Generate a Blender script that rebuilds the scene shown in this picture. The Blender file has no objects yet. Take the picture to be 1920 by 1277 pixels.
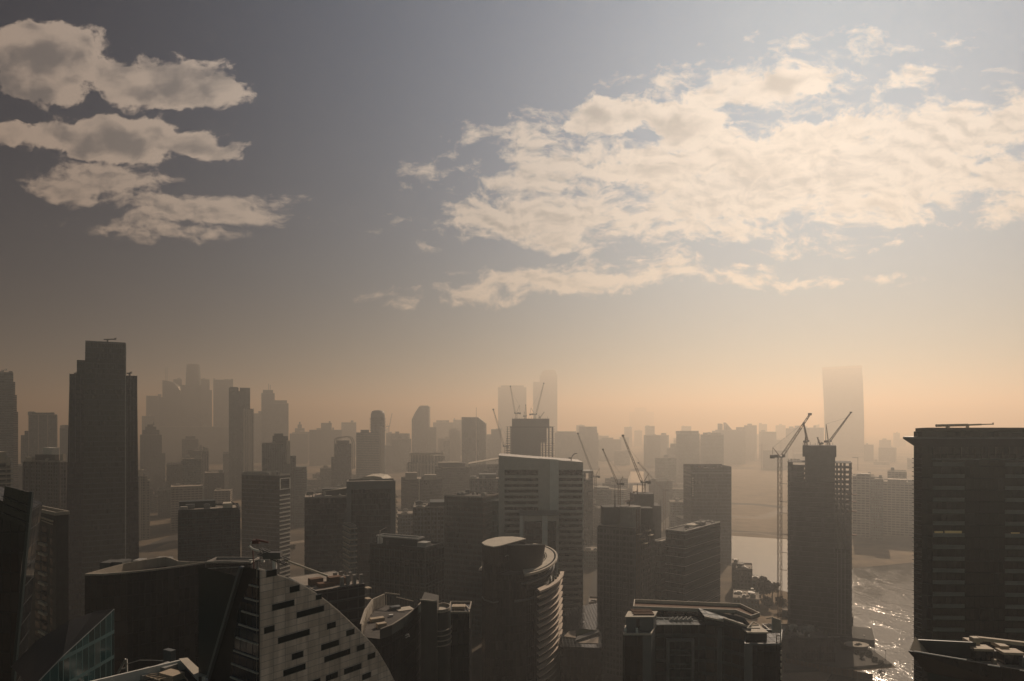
import bpy, math, random
from mathutils import Vector, noise
R = math.radians
sc = bpy.context.scene
col = sc.collection
random.seed(7)

# ------------------------------------------------------------------ camera
H = 150.0            # the camera looks out of a high floor, 150 m over the streets
F = 1280.0           # focal length in pixels of the 1920 px wide photograph (24 mm)
CX, HY = 960.0, 795.0   # principal column and horizon row
cam_d = bpy.data.cameras.new('camera'); cam = bpy.data.objects.new('camera', cam_d); col.objects.link(cam)
cam_d.lens = 24.0; cam_d.sensor_width = 36.0
cam_d.shift_y = (HY - 638.5) / 1920.0
cam_d.clip_start = 0.5; cam_d.clip_end = 80000
cam.location = (0, 0, H); cam.rotation_euler = (R(90), 0, 0)
sc.camera = cam

# ------------------------------------------------------------------ light
SUN_EL, SUN_AZ = 31.0, 25.5     # azimuth measured to the right of the view axis
SKY_K, SUN_K = 0.05, 3.7
sc.view_settings.view_transform = 'Standard'; sc.view_settings.look = 'None'
sc.view_settings.exposure = -0.03; sc.view_settings.gamma = 1.0
sc.render.engine = 'CYCLES'
sc.cycles.use_denoising = True
sc.cycles.volume_bounces = 0
sc.cycles.max_bounces = 5; sc.cycles.diffuse_bounces = 2; sc.cycles.glossy_bounces = 2
sc.cycles.transparent_max_bounces = 8
sd = Vector((math.sin(R(SUN_AZ)) * math.cos(R(SUN_EL)), math.cos(R(SUN_AZ)) * math.cos(R(SUN_EL)), math.sin(R(SUN_EL))))
sun_d = bpy.data.lights.new('sun', 'SUN'); sun = bpy.data.objects.new('sun', sun_d); col.objects.link(sun)
sun_d.energy = SUN_K; sun_d.angle = R(0.53); sun_d.color = (1.0, 0.855, 0.70)
sun.rotation_euler = (-sd).to_track_quat('-Z', 'Y').to_euler(); sun.location = sd * 900

world = bpy.data.worlds.new('World'); sc.world = world; world.use_nodes = True
world.cycles.sampling_method = 'MANUAL'; world.cycles.sample_map_resolution = 512
NT = world.node_tree; NT.nodes.clear()

class G:
    """small helper for wiring nodes"""
    def __init__(s, nt): s.nt = nt
    def n(s, t, **kw):
        nd = s.nt.nodes.new(t)
        for k, v in kw.items(): setattr(nd, k, v)
        return nd
    def put(s, sock, v):
        if hasattr(v, 'is_output') or isinstance(v, bpy.types.NodeSocket): s.nt.links.new(v, sock)
        else: sock.default_value = v
    def m(s, op, a, b=None, c=None, clamp=False):
        nd = s.n('ShaderNodeMath', operation=op, use_clamp=clamp)
        s.put(nd.inputs[0], a)
        if b is not None: s.put(nd.inputs[1], b)
        if c is not None: s.put(nd.inputs[2], c)
        return nd.outputs[0]
    def v(s, op, a, b=None):
        nd = s.n('ShaderNodeVectorMath', operation=op)
        s.put(nd.inputs[0], a)
        if b is not None: s.put(nd.inputs[1], b)
        return nd.outputs['Value'] if op in ('LENGTH', 'DOT_PRODUCT', 'DISTANCE') else nd.outputs[0]
    def mix(s, f, a, b, blend='MIX'):
        nd = s.n('ShaderNodeMix', data_type='RGBA', blend_type=blend)
        s.put(nd.inputs[0], f); s.put(nd.inputs[6], a); s.put(nd.inputs[7], b)
        return nd.outputs[2]
    def rng(s, x, a, b, c=0.0, d=1.0, smooth=True):
        nd = s.n('ShaderNodeMapRange', interpolation_type='SMOOTHSTEP' if smooth else 'LINEAR')
        s.put(nd.inputs[0], x)
        for i, q in enumerate((a, b, c, d)): s.put(nd.inputs[1 + i], q)
        return nd.outputs[0]
    def noise(s, vec, scale, detail=4.0, rough=0.5, lac=2.0, dist=0.0):
        nd = s.n('ShaderNodeTexNoise'); s.put(nd.inputs['Vector'], vec)
        nd.inputs['Scale'].default_value = scale; nd.inputs['Detail'].default_value = detail
        nd.inputs['Roughness'].default_value = rough; nd.inputs['Lacunarity'].default_value = lac
        nd.inputs['Distortion'].default_value = dist
        return nd
    def xyz(s, x, y, z=0.0):
        nd = s.n('ShaderNodeCombineXYZ')
        for i, q in enumerate((x, y, z)): s.put(nd.inputs[i], q)
        return nd.outputs[0]
    def sep(s, v):
        nd = s.n('ShaderNodeSeparateXYZ'); s.put(nd.inputs[0], v); return nd.outputs

def build_sky():
    g = G(NT)
    sky = g.n('ShaderNodeTexSky', sky_type='NISHITA', sun_disc=False)
    sky.sun_elevation = R(SUN_EL); sky.sun_rotation = R(SUN_AZ)
    sky.altitude = 100; sky.air_density = 1.3; sky.dust_density = 0.25; sky.ozone_density = 2.0
    d = g.n('ShaderNodeTexCoord').outputs['Generated']
    d = g.v('NORMALIZE', d)
    x, y, z = g.sep(d)[:3]
    # dusty air: the sky glows round the sun and goes deep and dull away from it
    cs = g.v('DOT_PRODUCT', d, tuple(sd))
    glow = g.rng(cs, 0.02, 0.98, 0.0, 1.0, False)
    glow4 = g.m('POWER', glow, 5.0); glow = g.m('POWER', glow, 2.2)
    hs = g.n('ShaderNodeHueSaturation'); hs.inputs['Saturation'].default_value = 0.75
    NT.links.new(sky.outputs[0], hs.inputs['Color'])
    tint = g.mix(glow4, (0.0, 0.018, 0.072, 1), (0.0, 0.33, 0.62, 1))
    # sky tint raised behind the viewer, added as cool fill light for the facades
    back = g.rng(y, 0.05, -0.7)
    tint = g.mix(back, tint, (0.50, 0.60, 0.54, 1))
    base = g.mix(1.0, hs.outputs[0], tint, 'MULTIPLY')
    # clouds: banks placed by direction (a = across, b = up, both tangents about +Y)
    yy = g.m('MAXIMUM', y, 0.05)
    a = g.m('DIVIDE', x, yy); b = g.m('DIVIDE', z, yy)
    ab = g.xyz(a, b)
    lo = g.noise(ab, 5.0, 3.0, 0.55)
    hv = g.v('SUBTRACT', lo.outputs['Color'], (0.5, 0.5, 0.5))
    warp = g.v('MULTIPLY', hv, (0.10, 0.05, 0))
    hi = g.noise(ab, 19.0, 3.0, 0.6)
    hv2 = g.v('MULTIPLY', g.v('SUBTRACT', hi.outputs['Color'], (0.5, 0.5, 0.5)), (0.030, 0.016, 0))
    abw = g.v('ADD', g.v('ADD', ab, warp), hv2)
    def bank(spec):
        f = None
        for (px, py, rx, ry, rot, amp) in spec:
            mp = g.n('ShaderNodeMapping', vector_type='TEXTURE')
            mp.inputs['Location'].default_value = ((px - CX) / F, (HY - py) / F, 0)
            mp.inputs['Rotation'].default_value = (0, 0, R(rot))
            mp.inputs['Scale'].default_value = (rx / F, ry / F, 1)
            NT.links.new(abw, mp.inputs['Vector'])
            e = g.m('MULTIPLY_ADD', g.v('LENGTH', mp.outputs[0]), -amp, amp)
            f = e if f is None else g.m('SMOOTH_MAX', f, e, 0.12)
        return f
    thick = bank(THICK); thin = bank(THIN)
    # puffs for the thick banks, a stretched broken sheet for the thin ones
    sq = g.v('MULTIPLY', abw, (1.0, 1.45, 1))
    def puff(vec):
        p1 = g.noise(vec, 8.0, 6.0, 0.58).outputs[0]
        w = g.n('ShaderNodeTexVoronoi', feature='F1'); w.inputs['Scale'].default_value = 21.0
        g.put(w.inputs['Vector'], g.v('ADD', vec, g.v('MULTIPLY', hv2, (1.2, 1.2, 0))))
        return g.m('ADD', g.m('MULTIPLY', p1, 1.0), g.m('MULTIPLY', g.m('SUBTRACT', 0.45, w.outputs['Distance']), 0.32))
    pn = puff(sq); lo_a = g.noise(sq, 8.0, 3.0, 0.55).outputs[0]; lo_b = g.noise(g.v('ADD', sq, (0.018, 0.026, 0)), 8.0, 3.0, 0.55).outputs[0]
    fine = g.noise(sq, 62.0, 3.0, 0.62).outputs[0]
    s1 = g.noise(g.v('MULTIPLY', abw, (1.0, 2.2, 1)), 10.0, 5.0, 0.56).outputs[0]
    s2 = g.noise(g.v('MULTIPLY', abw, (1.0, 1.8, 1)), 29.0, 4.0, 0.55).outputs[0]
    s3 = g.noise(g.v('ADD', g.v('MULTIPLY', abw, (1.0, 1.8, 1)), (0.008, 0.014, 0)), 29.0, 4.0, 0.55).outputs[0]
    sn = g.m('ADD', g.m('MULTIPLY', s1, 0.66), g.m('MULTIPLY', s2, 0.34))
    df = g.m('ADD', g.m('ADD', thick, g.m('MULTIPLY', g.m('SUBTRACT', pn, 0.5), 1.7)), g.m('MULTIPLY', g.m('SUBTRACT', fine, 0.5), 0.5))
    ds = g.m('ADD', thin, g.m('MULTIPLY', g.m('MULTIPLY_ADD', g.m('SUBTRACT', fine, 0.5), 0.22, g.m('SUBTRACT', sn, 0.475)), 3.8))
    c1 = g.rng(df, 0.02, 0.24); c2 = g.rng(ds, 0.0, 0.62)
    c2 = g.m('MULTIPLY', c2, 0.92)
    cover = g.m('SUBTRACT', 1.0, g.m('MULTIPLY', g.m('SUBTRACT', 1.0, c1), g.m('SUBTRACT', 1.0, c2)))
    front = g.rng(y, 0.05, 0.2)
    cover = g.m('MULTIPLY', cover, front)
    # thick hearts of the banks let less sun through than their edges
    lit = g.m('SUBTRACT', lo_a, lo_b)
    core = g.rng(g.m('ADD', g.m('ADD', df, g.m('MULTIPLY', lit, -4.2)), g.m('MULTIPLY', g.m('SUBTRACT', s2, 0.5), 0.9)), 0.15, 1.15)
    relief = g.m('MULTIPLY', g.m('SUBTRACT', s2, s3), 3.0)
    core2 = g.m('MULTIPLY', g.rng(g.m('SUBTRACT', g.m('MULTIPLY', ds, 0.6), relief), 0.1, 1.35), 0.92)
    core = g.m('MAXIMUM', core, core2)
    cl_e = g.mix(glow, CLD_EDGE[0], CLD_EDGE[1]); cl_c = g.mix(glow, CLD_CORE[0], CLD_CORE[1])
    cl = g.mix(core, cl_e, cl_c)
    base_k = g.mix(1.0, base, (SKY_K,) * 3 + (1,), 'MULTIPLY')
    fin = g.mix(cover, base_k, cl)
    bg = g.n('ShaderNodeBackground'); NT.links.new(fin, bg.inputs[0]); bg.inputs[1].default_value = 1.0
    # strength stays a plain factor so the sky keeps its own units
    out = g.n('ShaderNodeOutputWorld'); NT.links.new(bg.outputs[0], out.inputs[0])
# each bank: column, row, half width, half height (photo pixels at the horizon distance), tilt, weight
THICK = [(60,112,165,82,-4,1.15),(325,160,160,58,-3,1.15),(190,130,110,48,-8,.8),(5,243,48,36,0,.9),
         (225,257,205,52,-5,1.2),(375,275,85,26,-14,.9),(120,250,90,48,0,.8),
         (1150,222,110,46,0,.75),(1290,232,120,50,0,.75),(1230,318,130,44,5,.75),(1530,262,110,56,0,.8),(1440,160,160,32,8,.65),(1420,290,150,42,0,.6),(1640,384,60,28,0,.6)]
THIN = [(215,336,125,48,-6,1.15),(110,350,95,20,-14,.8),(385,394,165,32,-4,1.1),(350,438,120,16,-5,.45),(500,395,45,18,0,.4),
        (1500,330,620,125,5,1.2),(1060,410,260,60,0,1.0),(1760,270,300,88,8,.95),(1420,150,240,52,10,.6),(1000,300,170,66,12,.5),(1730,145,80,22,8,.55),(1500,140,130,34,6,.6),(1900,330,150,80,0,.9),
        (1050,530,300,30,5,.85),(1400,497,60,8,0,.35),(1520,528,150,13,0,.45),(950,220,34,9,0,.3),(1900,200,60,40,0,.6),(1180,200,160,40,8,.5)]
CLD_EDGE = ((0.28,0.195,0.145,1),(0.52,0.475,0.44,1)); CLD_CORE = ((0.09,0.067,0.058,1),(0.20,0.20,0.215,1))
build_sky()
# ------------------------------------------------------------------ materials
def mat(name, c, rough=0.8, spec=0.3, metal=0.0, var=0.25, scale=0.35, bump=0.0):
    """plain surface with weathering: two octaves of object-space noise vary the colour a little"""
    m = bpy.data.materials.new(name); m.use_nodes = True; nt = m.node_tree; g = G(nt)
    p = nt.nodes['Principled BSDF']
    oc = g.n('ShaderNodeTexCoord').outputs['Object']
    a = g.noise(oc, scale, 6, 0.6).outputs[0]
    b = g.noise(g.v('MULTIPLY', oc, (1, 1, 0.12)), scale * 4, 3, 0.6).outputs[0]
    f = g.m('ADD', g.m('MULTIPLY', a, 0.6), g.m('MULTIPLY', b, 0.4))
    k = g.rng(f, 0.3, 0.7, 1 - var, 1 + var, False)
    cc = g.v('MULTIPLY', g.xyz(k, k, k), c)
    g.put(p.inputs['Base Color'], cc)
    p.inputs['Roughness'].default_value = rough; p.inputs['Metallic'].default_value = metal
    p.inputs['Specular IOR Level'].default_value = spec
    if bump:
        bn = g.n('ShaderNodeBump'); bn.inputs['Strength'].default_value = bump
        g.put(bn.inputs['Height'], a); g.put(p.inputs['Normal'], bn.outputs[0])
    return m

def facade(name, glass, frame, storey=3.6, bay=1.6, hf=0.3, vf=0.12, rough=0.14, spec=0.5, jitter=0.5, frough=0.75, blinds=0.12):
    """wall of windows: u runs along the wall and v up it, both in metres"""
    m = bpy.data.materials.new(name); m.use_nodes = True; nt = m.node_tree; g = G(nt)
    p = nt.nodes['Principled BSDF']
    uv = g.n('ShaderNodeTexCoord').outputs['UV']
    u, v, _ = g.sep(uv)[:3]
    us = g.m('DIVIDE', u, bay); vs = g.m('DIVIDE', v, storey)
    hm = g.m('LESS_THAN', g.m('FRACT', vs), hf) if hf > 0 else 0.0
    vm = g.m('LESS_THAN', g.m('FRACT', us), vf) if vf > 0 else 0.0
    fm = g.m('MAXIMUM', hm, vm)
    cell = g.xyz(g.m('FLOOR', us), g.m('FLOOR', vs))
    wn = g.n('ShaderNodeTexWhiteNoise', noise_dimensions='2D'); g.put(wn.inputs['Vector'], cell)
    r = wn.outputs['Value']
    k = g.rng(r, 0, 1, 1 - jitter, 1 + jitter, False)
    gc = g.v('MULTIPLY', g.xyz(k, k, k), glass)
    if blinds:                       # here and there a drawn blind
        bl = g.m('GREATER_THAN', r, 1 - blinds)
        gc = g.mix(bl, gc, tuple(q * 0.45 + 0.02 for q in frame) + (1,))
    st = g.noise(g.v('MULTIPLY', uv, (0.35, 0.03, 1)), 1.0, 4, 0.6).outputs[0]
    fk = g.rng(st, 0.3, 0.7, 0.8, 1.15, False)
    fc = g.v('MULTIPLY', g.xyz(fk, fk, fk), frame)
    g.put(p.inputs['Base Color'], g.mix(fm, gc, fc))
    g.put(p.inputs['Roughness'], g.m('MULTIPLY_ADD', fm, frough - rough, g.m('MULTIPLY_ADD', r, 0.08, rough)))
    g.put(p.inputs['Specular IOR Level'], g.m('MULTIPLY_ADD', fm, 0.25 - spec, spec))
    bn = g.n('ShaderNodeBump'); bn.inputs['Strength'].default_value = 0.6; bn.inputs['Distance'].default_value = 0.15
    # each pane hangs a hair out of true, so reflections break from pane to pane
    wn2 = g.n('ShaderNodeTexWhiteNoise', noise_dimensions='2D'); g.put(wn2.inputs['Vector'], g.v('ADD', cell, (17.3, 5.1, 0)))
    tl = g.m('ADD', g.m('MULTIPLY', g.m('SUBTRACT', r, 0.5), g.m('FRACT', us)), g.m('MULTIPLY', g.m('SUBTRACT', wn2.outputs['Value'], 0.5), g.m('FRACT', vs)))
    g.put(bn.inputs['Height'], g.m('ADD', g.m('ADD', fm, g.m('MULTIPLY', tl, 0.5)), g.m('MULTIPLY', g.noise(uv, 0.25, 1).outputs[0], 0.25)))
    g.put(p.inputs['Normal'], bn.outputs[0])
    return m

def glow_mat(name, c, k):
    m = bpy.data.materials.new(name); m.use_nodes = True; p = m.node_tree.nodes['Principled BSDF']
    p.inputs['Base Color'].default_value = c + (1,); p.inputs['Emission Color'].default_value = c + (1,)
    p.inputs['Emission Strength'].default_value = k
    return m

M = {
 'concrete': mat('concrete', (0.27, 0.25, 0.23), 0.9, 0.2),
 'concrete_dark': mat('raw_concrete', (0.10, 0.10, 0.097), 0.9, 0.2),
 'white': mat('white_paint', (0.62, 0.60, 0.56), 0.7, 0.3, var=0.12),
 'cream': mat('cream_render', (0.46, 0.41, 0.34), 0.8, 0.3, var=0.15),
 'beige': mat('beige_stone', (0.34, 0.30, 0.25), 0.8, 0.3, var=0.2),
 'brown': mat('brown_stone', (0.075, 0.068, 0.060), 0.8, 0.3),
 'grey': mat('grey_cladding', (0.12, 0.128, 0.13), 0.55, 0.4, var=0.15),
 'dark': mat('dark_cladding', (0.014, 0.026, 0.028), 0.45, 0.4),
 'black': mat('black_glass', (0.012, 0.014, 0.017), 0.12, 0.5),
 'roof': mat('roof_screed', (0.30, 0.26, 0.22), 0.9, 0.2, var=0.4, scale=0.12),
 'roof_dark': mat('roof_felt', (0.09, 0.082, 0.075), 0.9, 0.2, var=0.5, scale=0.15),
 'steel': mat('steel', (0.10, 0.095, 0.09), 0.55, 0.4, metal=0.2),
 'crane': mat('crane_paint', (0.13, 0.085, 0.05), 0.6, 0.4),
 'crane_red': mat('red_crane_paint', (0.10, 0.035, 0.028), 0.6, 0.4),
 'plant': mat('plant_metal', (0.33, 0.32, 0.30), 0.6, 0.4, metal=0.2, var=0.3, scale=0.8),
 'louvre': mat('tan_louvre', (0.42, 0.34, 0.25), 0.7, 0.3, var=0.15),
 'timber': mat('timber', (0.14, 0.08, 0.05), 0.85, 0.2),
}
FAC = {
 'glass_dark': facade('dark_glass_wall', (0.007, 0.017, 0.019), (0.026, 0.050, 0.054), 3.8, 1.5, 0.16, 0.08),
 'glass_blue': facade('blue_glass_wall', (0.007, 0.011, 0.020), (0.014, 0.020, 0.034), 3.8, 1.5, 0.20, 0.10),
 'glass_brown': facade('bronze_glass_wall', (0.017, 0.023, 0.024), (0.040, 0.056, 0.058), 3.8, 1.5, 0.22, 0.07),
 'glass_teal': facade('teal_glass_wall', (0.007, 0.024, 0.027), (0.022, 0.052, 0.056), 3.8, 1.4, 0.14, 0.10),
 'grid_beige': facade('beige_window_grid', (0.025, 0.026, 0.028), (0.26, 0.225, 0.18), 3.4, 3.2, 0.42, 0.42),
 'grid_brown': facade('brown_window_grid', (0.010, 0.016, 0.018), (0.075, 0.080, 0.074), 3.4, 3.0, 0.40, 0.42),
 'grid_grey': facade('grey_window_grid', (0.009, 0.018, 0.020), (0.085, 0.118, 0.12), 3.5, 2.6, 0.36, 0.32),
 'band_grey': facade('grey_banded_wall', (0.009, 0.018, 0.020), (0.095, 0.13, 0.132), 3.7, 3.0, 0.42, 0.05),
 'pier_grey': facade('grey_ribbed_wall', (0.012, 0.021, 0.023), (0.09, 0.118, 0.118), 3.6, 2.4, 0.12, 0.42),
 'pier_cream': facade('cream_ribbed_wall', (0.05, 0.045, 0.04), (0.52, 0.46, 0.38), 3.6, 2.6, 0.10, 0.5),
 'balcony': facade('balcony_wall', (0.025, 0.025, 0.026), (0.24, 0.21, 0.175), 3.3, 5.0, 0.40, 0.16),
}
# ------------------------------------------------------------------ geometry
def gx(px, d): return (px - CX) / F * d
def gz(py, d): return H + (HY - py) / F * d
def at(px, py, d): return Vector((gx(px, d), d, gz(py, d)))
def V(*a): return Vector(a)

class MB:
    """collects faces and links them as ONE mesh object"""
    def __init__(s): s.v = []; s.f = []; s.uv = []
    def face(s, pts, uvs=None):
        b = len(s.v); s.v += [tuple(p) for p in pts]; s.f.append(tuple(range(b, b + len(pts))))
        if uvs is None:
            n = (Vector(pts[1]) - Vector(pts[0])).cross(Vector(pts[2]) - Vector(pts[0]))
            if abs(n.z) > 0.7 * n.length: uvs = [(p[0], p[1]) for p in pts]
            else:
                a = Vector(pts[0]); t = Vector((-n.y, n.x, 0)); t.normalize()
                uvs = [((Vector(p) - a).dot(t), p[2]) for p in pts]
        s.uv += list(uvs)
        return s
    def prism(s, poly, z0, z1, top=True, bot=False, sides=True):
        """poly is counter-clockwise; z1 may be a function of (x, y)"""
        n = len(poly); zt = z1 if callable(z1) else (lambda x, y: z1); u = 0.0
        if sides:
            for i in range(n):
                a = poly[i]; b = poly[(i + 1) % n]
                L = math.hypot(b[0] - a[0], b[1] - a[1])
                za, zb = zt(*a[:2]), zt(*b[:2])
                s.face([(a[0], a[1], z0), (b[0], b[1], z0), (b[0], b[1], zb), (a[0], a[1], za)],
                       [(u, z0), (u + L, z0), (u + L, zb), (u, za)])
                u += L
        if top: s.face([(p[0], p[1], zt(*p[:2])) for p in poly])
        if bot: s.face([(p[0], p[1], z0) for p in reversed(poly)])
        return s
    def ring(s, poly, w, z0, z1):
        """hollow band of outside outline poly, wall thickness w (inwards)"""
        inn = offset(poly, -w); n = len(poly)
        s.prism(poly, z0, z1, top=False)
        for i in range(n):
            j = (i + 1) % n; a, b, c, d = poly[i], poly[j], inn[j], inn[i]
            s.face([(a[0], a[1], z1), (b[0], b[1], z1), (c[0], c[1], z1), (d[0], d[1], z1)])
            s.face([(b[0], b[1], z0), (a[0], a[1], z0), (d[0], d[1], z0), (c[0], c[1], z0)])
            s.face([(c[0], c[1], z0), (d[0], d[1], z0), (d[0], d[1], z1), (c[0], c[1], z1)])
        return s
    def box(s, cx, cy, z0, sx, sy, sz, rot=0.0, bot=True):
        c, q = math.cos(rot), math.sin(rot)
        p = [(cx + x * c - y * q, cy + x * q + y * c) for x, y in ((-sx/2, -sy/2), (sx/2, -sy/2), (sx/2, sy/2), (-sx/2, sy/2))]
        return s.prism(p, z0, z0 + sz, bot=bot)
    def bar(s, p, q, w, w2=None):
        p = Vector(p); q = Vector(q); t = (q - p)
        if t.length < 1e-6: return s
        t.normalize(); up = Vector((0, 0, 1)) if abs(t.z) < 0.95 else Vector((0, 1, 0))
        a = t.cross(up).normalized() * (w / 2); b = t.cross(a).normalized() * ((w2 or w) / 2)
        A = [p + a + b, p - a + b, p - a - b, p + a - b]; B = [x + (q - p) for x in A]
        for i in range(4):
            j = (i + 1) % 4; s.face([A[j], A[i], B[i], B[j]])
        s.face(A); s.face(B[::-1])
        return s
    def lattice(s, p, q, w, cw, step, w2=None):
        """square lattice boom between p and q: four chords with zig-zag lacing"""
        p = Vector(p); q = Vector(q); t = q - p; L = t.length; t.normalize()
        up = Vector((0, 0, 1)) if abs(t.z) < 0.9 else Vector((0, 1, 0))
        a = t.cross(up).normalized(); b = a.cross(t).normalized()
        w2 = w if w2 is None else w2
        n = max(2, int(L / step))
        def cor(i, k):
            f = i / n; ww = (w + (w2 - w) * f) / 2
            sx, sy = ((1, 1), (-1, 1), (-1, -1), (1, -1))[k]
            return p + t * (L * f) + a * (ww * sx) + b * (ww * sy)
        for k in range(4): s.bar(cor(0, k), cor(n, k), cw)
        for i in range(n):
            for k in range(4):
                k2 = (k + 1) % 4
                if i % 2: s.bar(cor(i, k), cor(i + 1, k2), cw * 0.6)
                else: s.bar(cor(i, k2), cor(i + 1, k), cw * 0.6)
        return s
    def tube(s, pts, r, n=8):
        pts = [Vector(p) for p in pts]; rings = []
        for i, p in enumerate(pts):
            t = (pts[min(i + 1, len(pts) - 1)] - pts[max(i - 1, 0)]).normalized()
            up = Vector((0, 0, 1)) if abs(t.z) < 0.95 else Vector((1, 0, 0))
            a = t.cross(up).normalized(); b = a.cross(t)
            rr = r[i] if isinstance(r, (list, tuple)) else r
            rings.append([p + (a * math.cos(2 * math.pi * k / n) + b * math.sin(2 * math.pi * k / n)) * rr for k in range(n)])
        for i in range(len(rings) - 1):
            for k in range(n):
                j = (k + 1) % n; s.face([rings[i][k], rings[i][j], rings[i + 1][j], rings[i + 1][k]])
        s.face(rings[-1]); s.face(rings[0][::-1])
        return s
    def build(s, name, m, parent=None, smooth=False):
        me = bpy.data.meshes.new(name)
        org = Vector((0, 0, 0)); q = parent
        while q is not None: org += q.location; q = q.parent
        me.from_pydata([(x - org.x, y - org.y, z - org.z) for x, y, z in s.v], [], s.f)
        uvl = me.uv_layers.new(name='UVMap')
        uvl.data.foreach_set('uv', [c for t in s.uv for c in t])
        me.materials.append(M[m] if m in M else FAC[m] if isinstance(m, str) else m)
        if smooth: me.polygons.foreach_set('use_smooth', [True] * len(me.polygons))
        o = bpy.data.objects.new(name, me); col.objects.link(o)
        if parent is not None: o.parent = parent
        return o

def offset(poly, d):
    n = len(poly); out = []
    for i in range(n):
        a, b, c = Vector(poly[i - 1][:2]), Vector(poly[i][:2]), Vector(poly[(i + 1) % n][:2])
        t1 = (b - a).normalized(); t2 = (c - b).normalized()
        n1 = Vector((t1.y, -t1.x)); n2 = Vector((t2.y, -t2.x))
        k = 1 + n1.dot(n2)
        mv = (n1 + n2) / max(k, 0.25)
        out.append((b.x + mv.x * d, b.y + mv.y * d))
    return out

def front(x0, x1, d, T, turn=0.0):
    """outline of a block whose front runs from column x0 to x1 at depth d, T deep"""
    a, b = gx(x0, d), gx(x1, d)
    p = [(a, d), (b, d), (b, d + T), (a, d + T)]
    if turn:
        cx, cy = (a + b) / 2, d; c, s = math.cos(R(turn)), math.sin(R(turn))
        p = [(cx + (x - cx) * c - (y - cy) * s, cy + (x - cx) * s + (y - cy) * c) for x, y in p]
    return p
def corner(xl, xc, xr, d, a):
    """outline of a block seen on its corner: near edge at column xc and depth d, faces running
    back to columns xl and xr; a is the angle of the right face off the picture plane"""
    a = R(a); C = Vector((gx(xc, d), d)); dr = Vector((math.cos(a), math.sin(a))); dl = Vector((-math.sin(a), math.cos(a)))
    def run(dv, px):
        k = (px - CX) / F; return (k * d - C.x) / (dv.x - k * dv.y)
    wr, wl = run(dr, xr), run(dl, xl)
    A = C + dr * wr; B = A + dl * wl; D = C + dl * wl
    return [tuple(C), tuple(A), tuple(B), tuple(D)]
def arcpts(cx, cy, rx, ry, a0, a1, n, rot=0.0):
    o = []
    for i in range(n + 1):
        t = R(a0 + (a1 - a0) * i / n); x, y = rx * math.cos(t), ry * math.sin(t)
        o.append((cx + x * math.cos(R(rot)) - y * math.sin(R(rot)), cy + x * math.sin(R(rot)) + y * math.cos(R(rot))))
    return o
def cen(poly): return (sum(p[0] for p in poly) / len(poly), sum(p[1] for p in poly) / len(poly))
def inside(poly, x, y):
    n = len(poly)
    return all((poly[(i+1)%n][0]-poly[i][0])*(y-poly[i][1]) - (poly[(i+1)%n][1]-poly[i][1])*(x-poly[i][0]) > 0 for i in range(n))

def tag(o, label, cat, group=None, kind=None):
    o['label'] = label; o['category'] = cat
    if group: o['group'] = group
    if kind: o['kind'] = kind
    return o
def thing(name, label, cat, loc=(0, 0, 0), group=None):
    o = bpy.data.objects.new(name, None); col.objects.link(o)
    o.location = loc; o.empty_display_size = 2.0
    return tag(o, label, cat, group)
def structure(name, mb, m):
    o = mb.build(name, m); o['kind'] = 'structure'; return o

def roofing(t, poly, z, par=1.1, n=3, m='roof', pm=None, seed=None, hmax=3.0, clutter=True):
    """flat roof behind a parapet with plant on it"""
    rr = random.Random(seed if seed is not None else int(abs(poly[0][0] * 13 + poly[0][1] * 7)) + len(poly))
    inn = offset(poly, -0.4)
    MB().prism(inn, z - par - 0.4, z - par, bot=False, sides=False).build('roof', m, t)
    MB().ring(poly, 0.4, z - par - 0.4, z).build('parapet', pm or 'concrete', t)
    if not clutter: return
    xs = [p[0] for p in poly]; ys = [p[1] for p in poly]; c = cen(poly); sm = offset(poly, -2.2)
    e = Vector(poly[1]) - Vector(poly[0]); rot = math.atan2(e.y, e.x)
    k = 0; tries = 0
    while k < n and tries < 60:
        tries += 1
        x = rr.uniform(min(xs), max(xs)); y = rr.uniform(min(ys), max(ys))
        if not inside(sm, x, y): continue
        far = 1 if c[1] < 620 else min(3.2, c[1] / 620)      # only the bulky plant shows on far roofs
        sx, sy, sz = rr.uniform(2, 6) * far, rr.uniform(2, 5) * far, rr.uniform(1.0, hmax) * far
        q = MB().box(x, y, z - par, sx, sy, sz, rot)
        if rr.random() < 0.5: q.box(x, y, z - par + sz, sx * 0.6, sy * 0.6, 0.5, rot)
        q.build('plant_unit', rr.choice(('plant', 'concrete', 'grey')), t); k += 1
    if n >= 2 and c[1] < 620:          # small kit shows only on the nearer roofs
        k = tries = 0
        while k < n * 2 and tries < 80:
            tries += 1; x = rr.uniform(min(xs), max(xs)); y = rr.uniform(min(ys), max(ys))
            if not inside(sm, x, y): continue
            if k % 3 == 2: MB().bar((x, y, z - par + .3), (x + e.x * .22, y + e.y * .22, z - par + .3), .3).build('pipe', 'plant', t)
            else: MB().box(x, y, z - par, rr.uniform(.5, 1.3), rr.uniform(.5, 1.3), rr.uniform(.6, 1.8), rot).build('vent', rr.choice(('plant', 'steel', 'white')), t)
            k += 1

def bands(mb, poly, z0, z1, storey, h, proud):
    out = offset(poly, proud); z = z0
    while z + h <= z1:
        mb.ring(out, proud + 0.02, z, z + h); z += storey
    return mb
def fins(mb, poly, z0, z1, bay, w, proud, faces=None):
    n = len(poly)
    for i in range(n):
        if faces is not None and i not in faces: continue
        a = Vector(poly[i]); b = Vector(poly[(i + 1) % n]); L = (b - a).length; t = (b - a) / L; nn = Vector((t.y, -t.x))
        k = max(1, round(L / bay))
        for j in range(k + 1):
            c = a + t * (L * j / k)
            p = [c - t * w / 2, c + t * w / 2, c + t * w / 2 + nn * proud, c - t * w / 2 + nn * proud]
            mb.prism([tuple(q) for q in (p[3], p[2], p[1], p[0])], z0, z1)
    return mb

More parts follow.
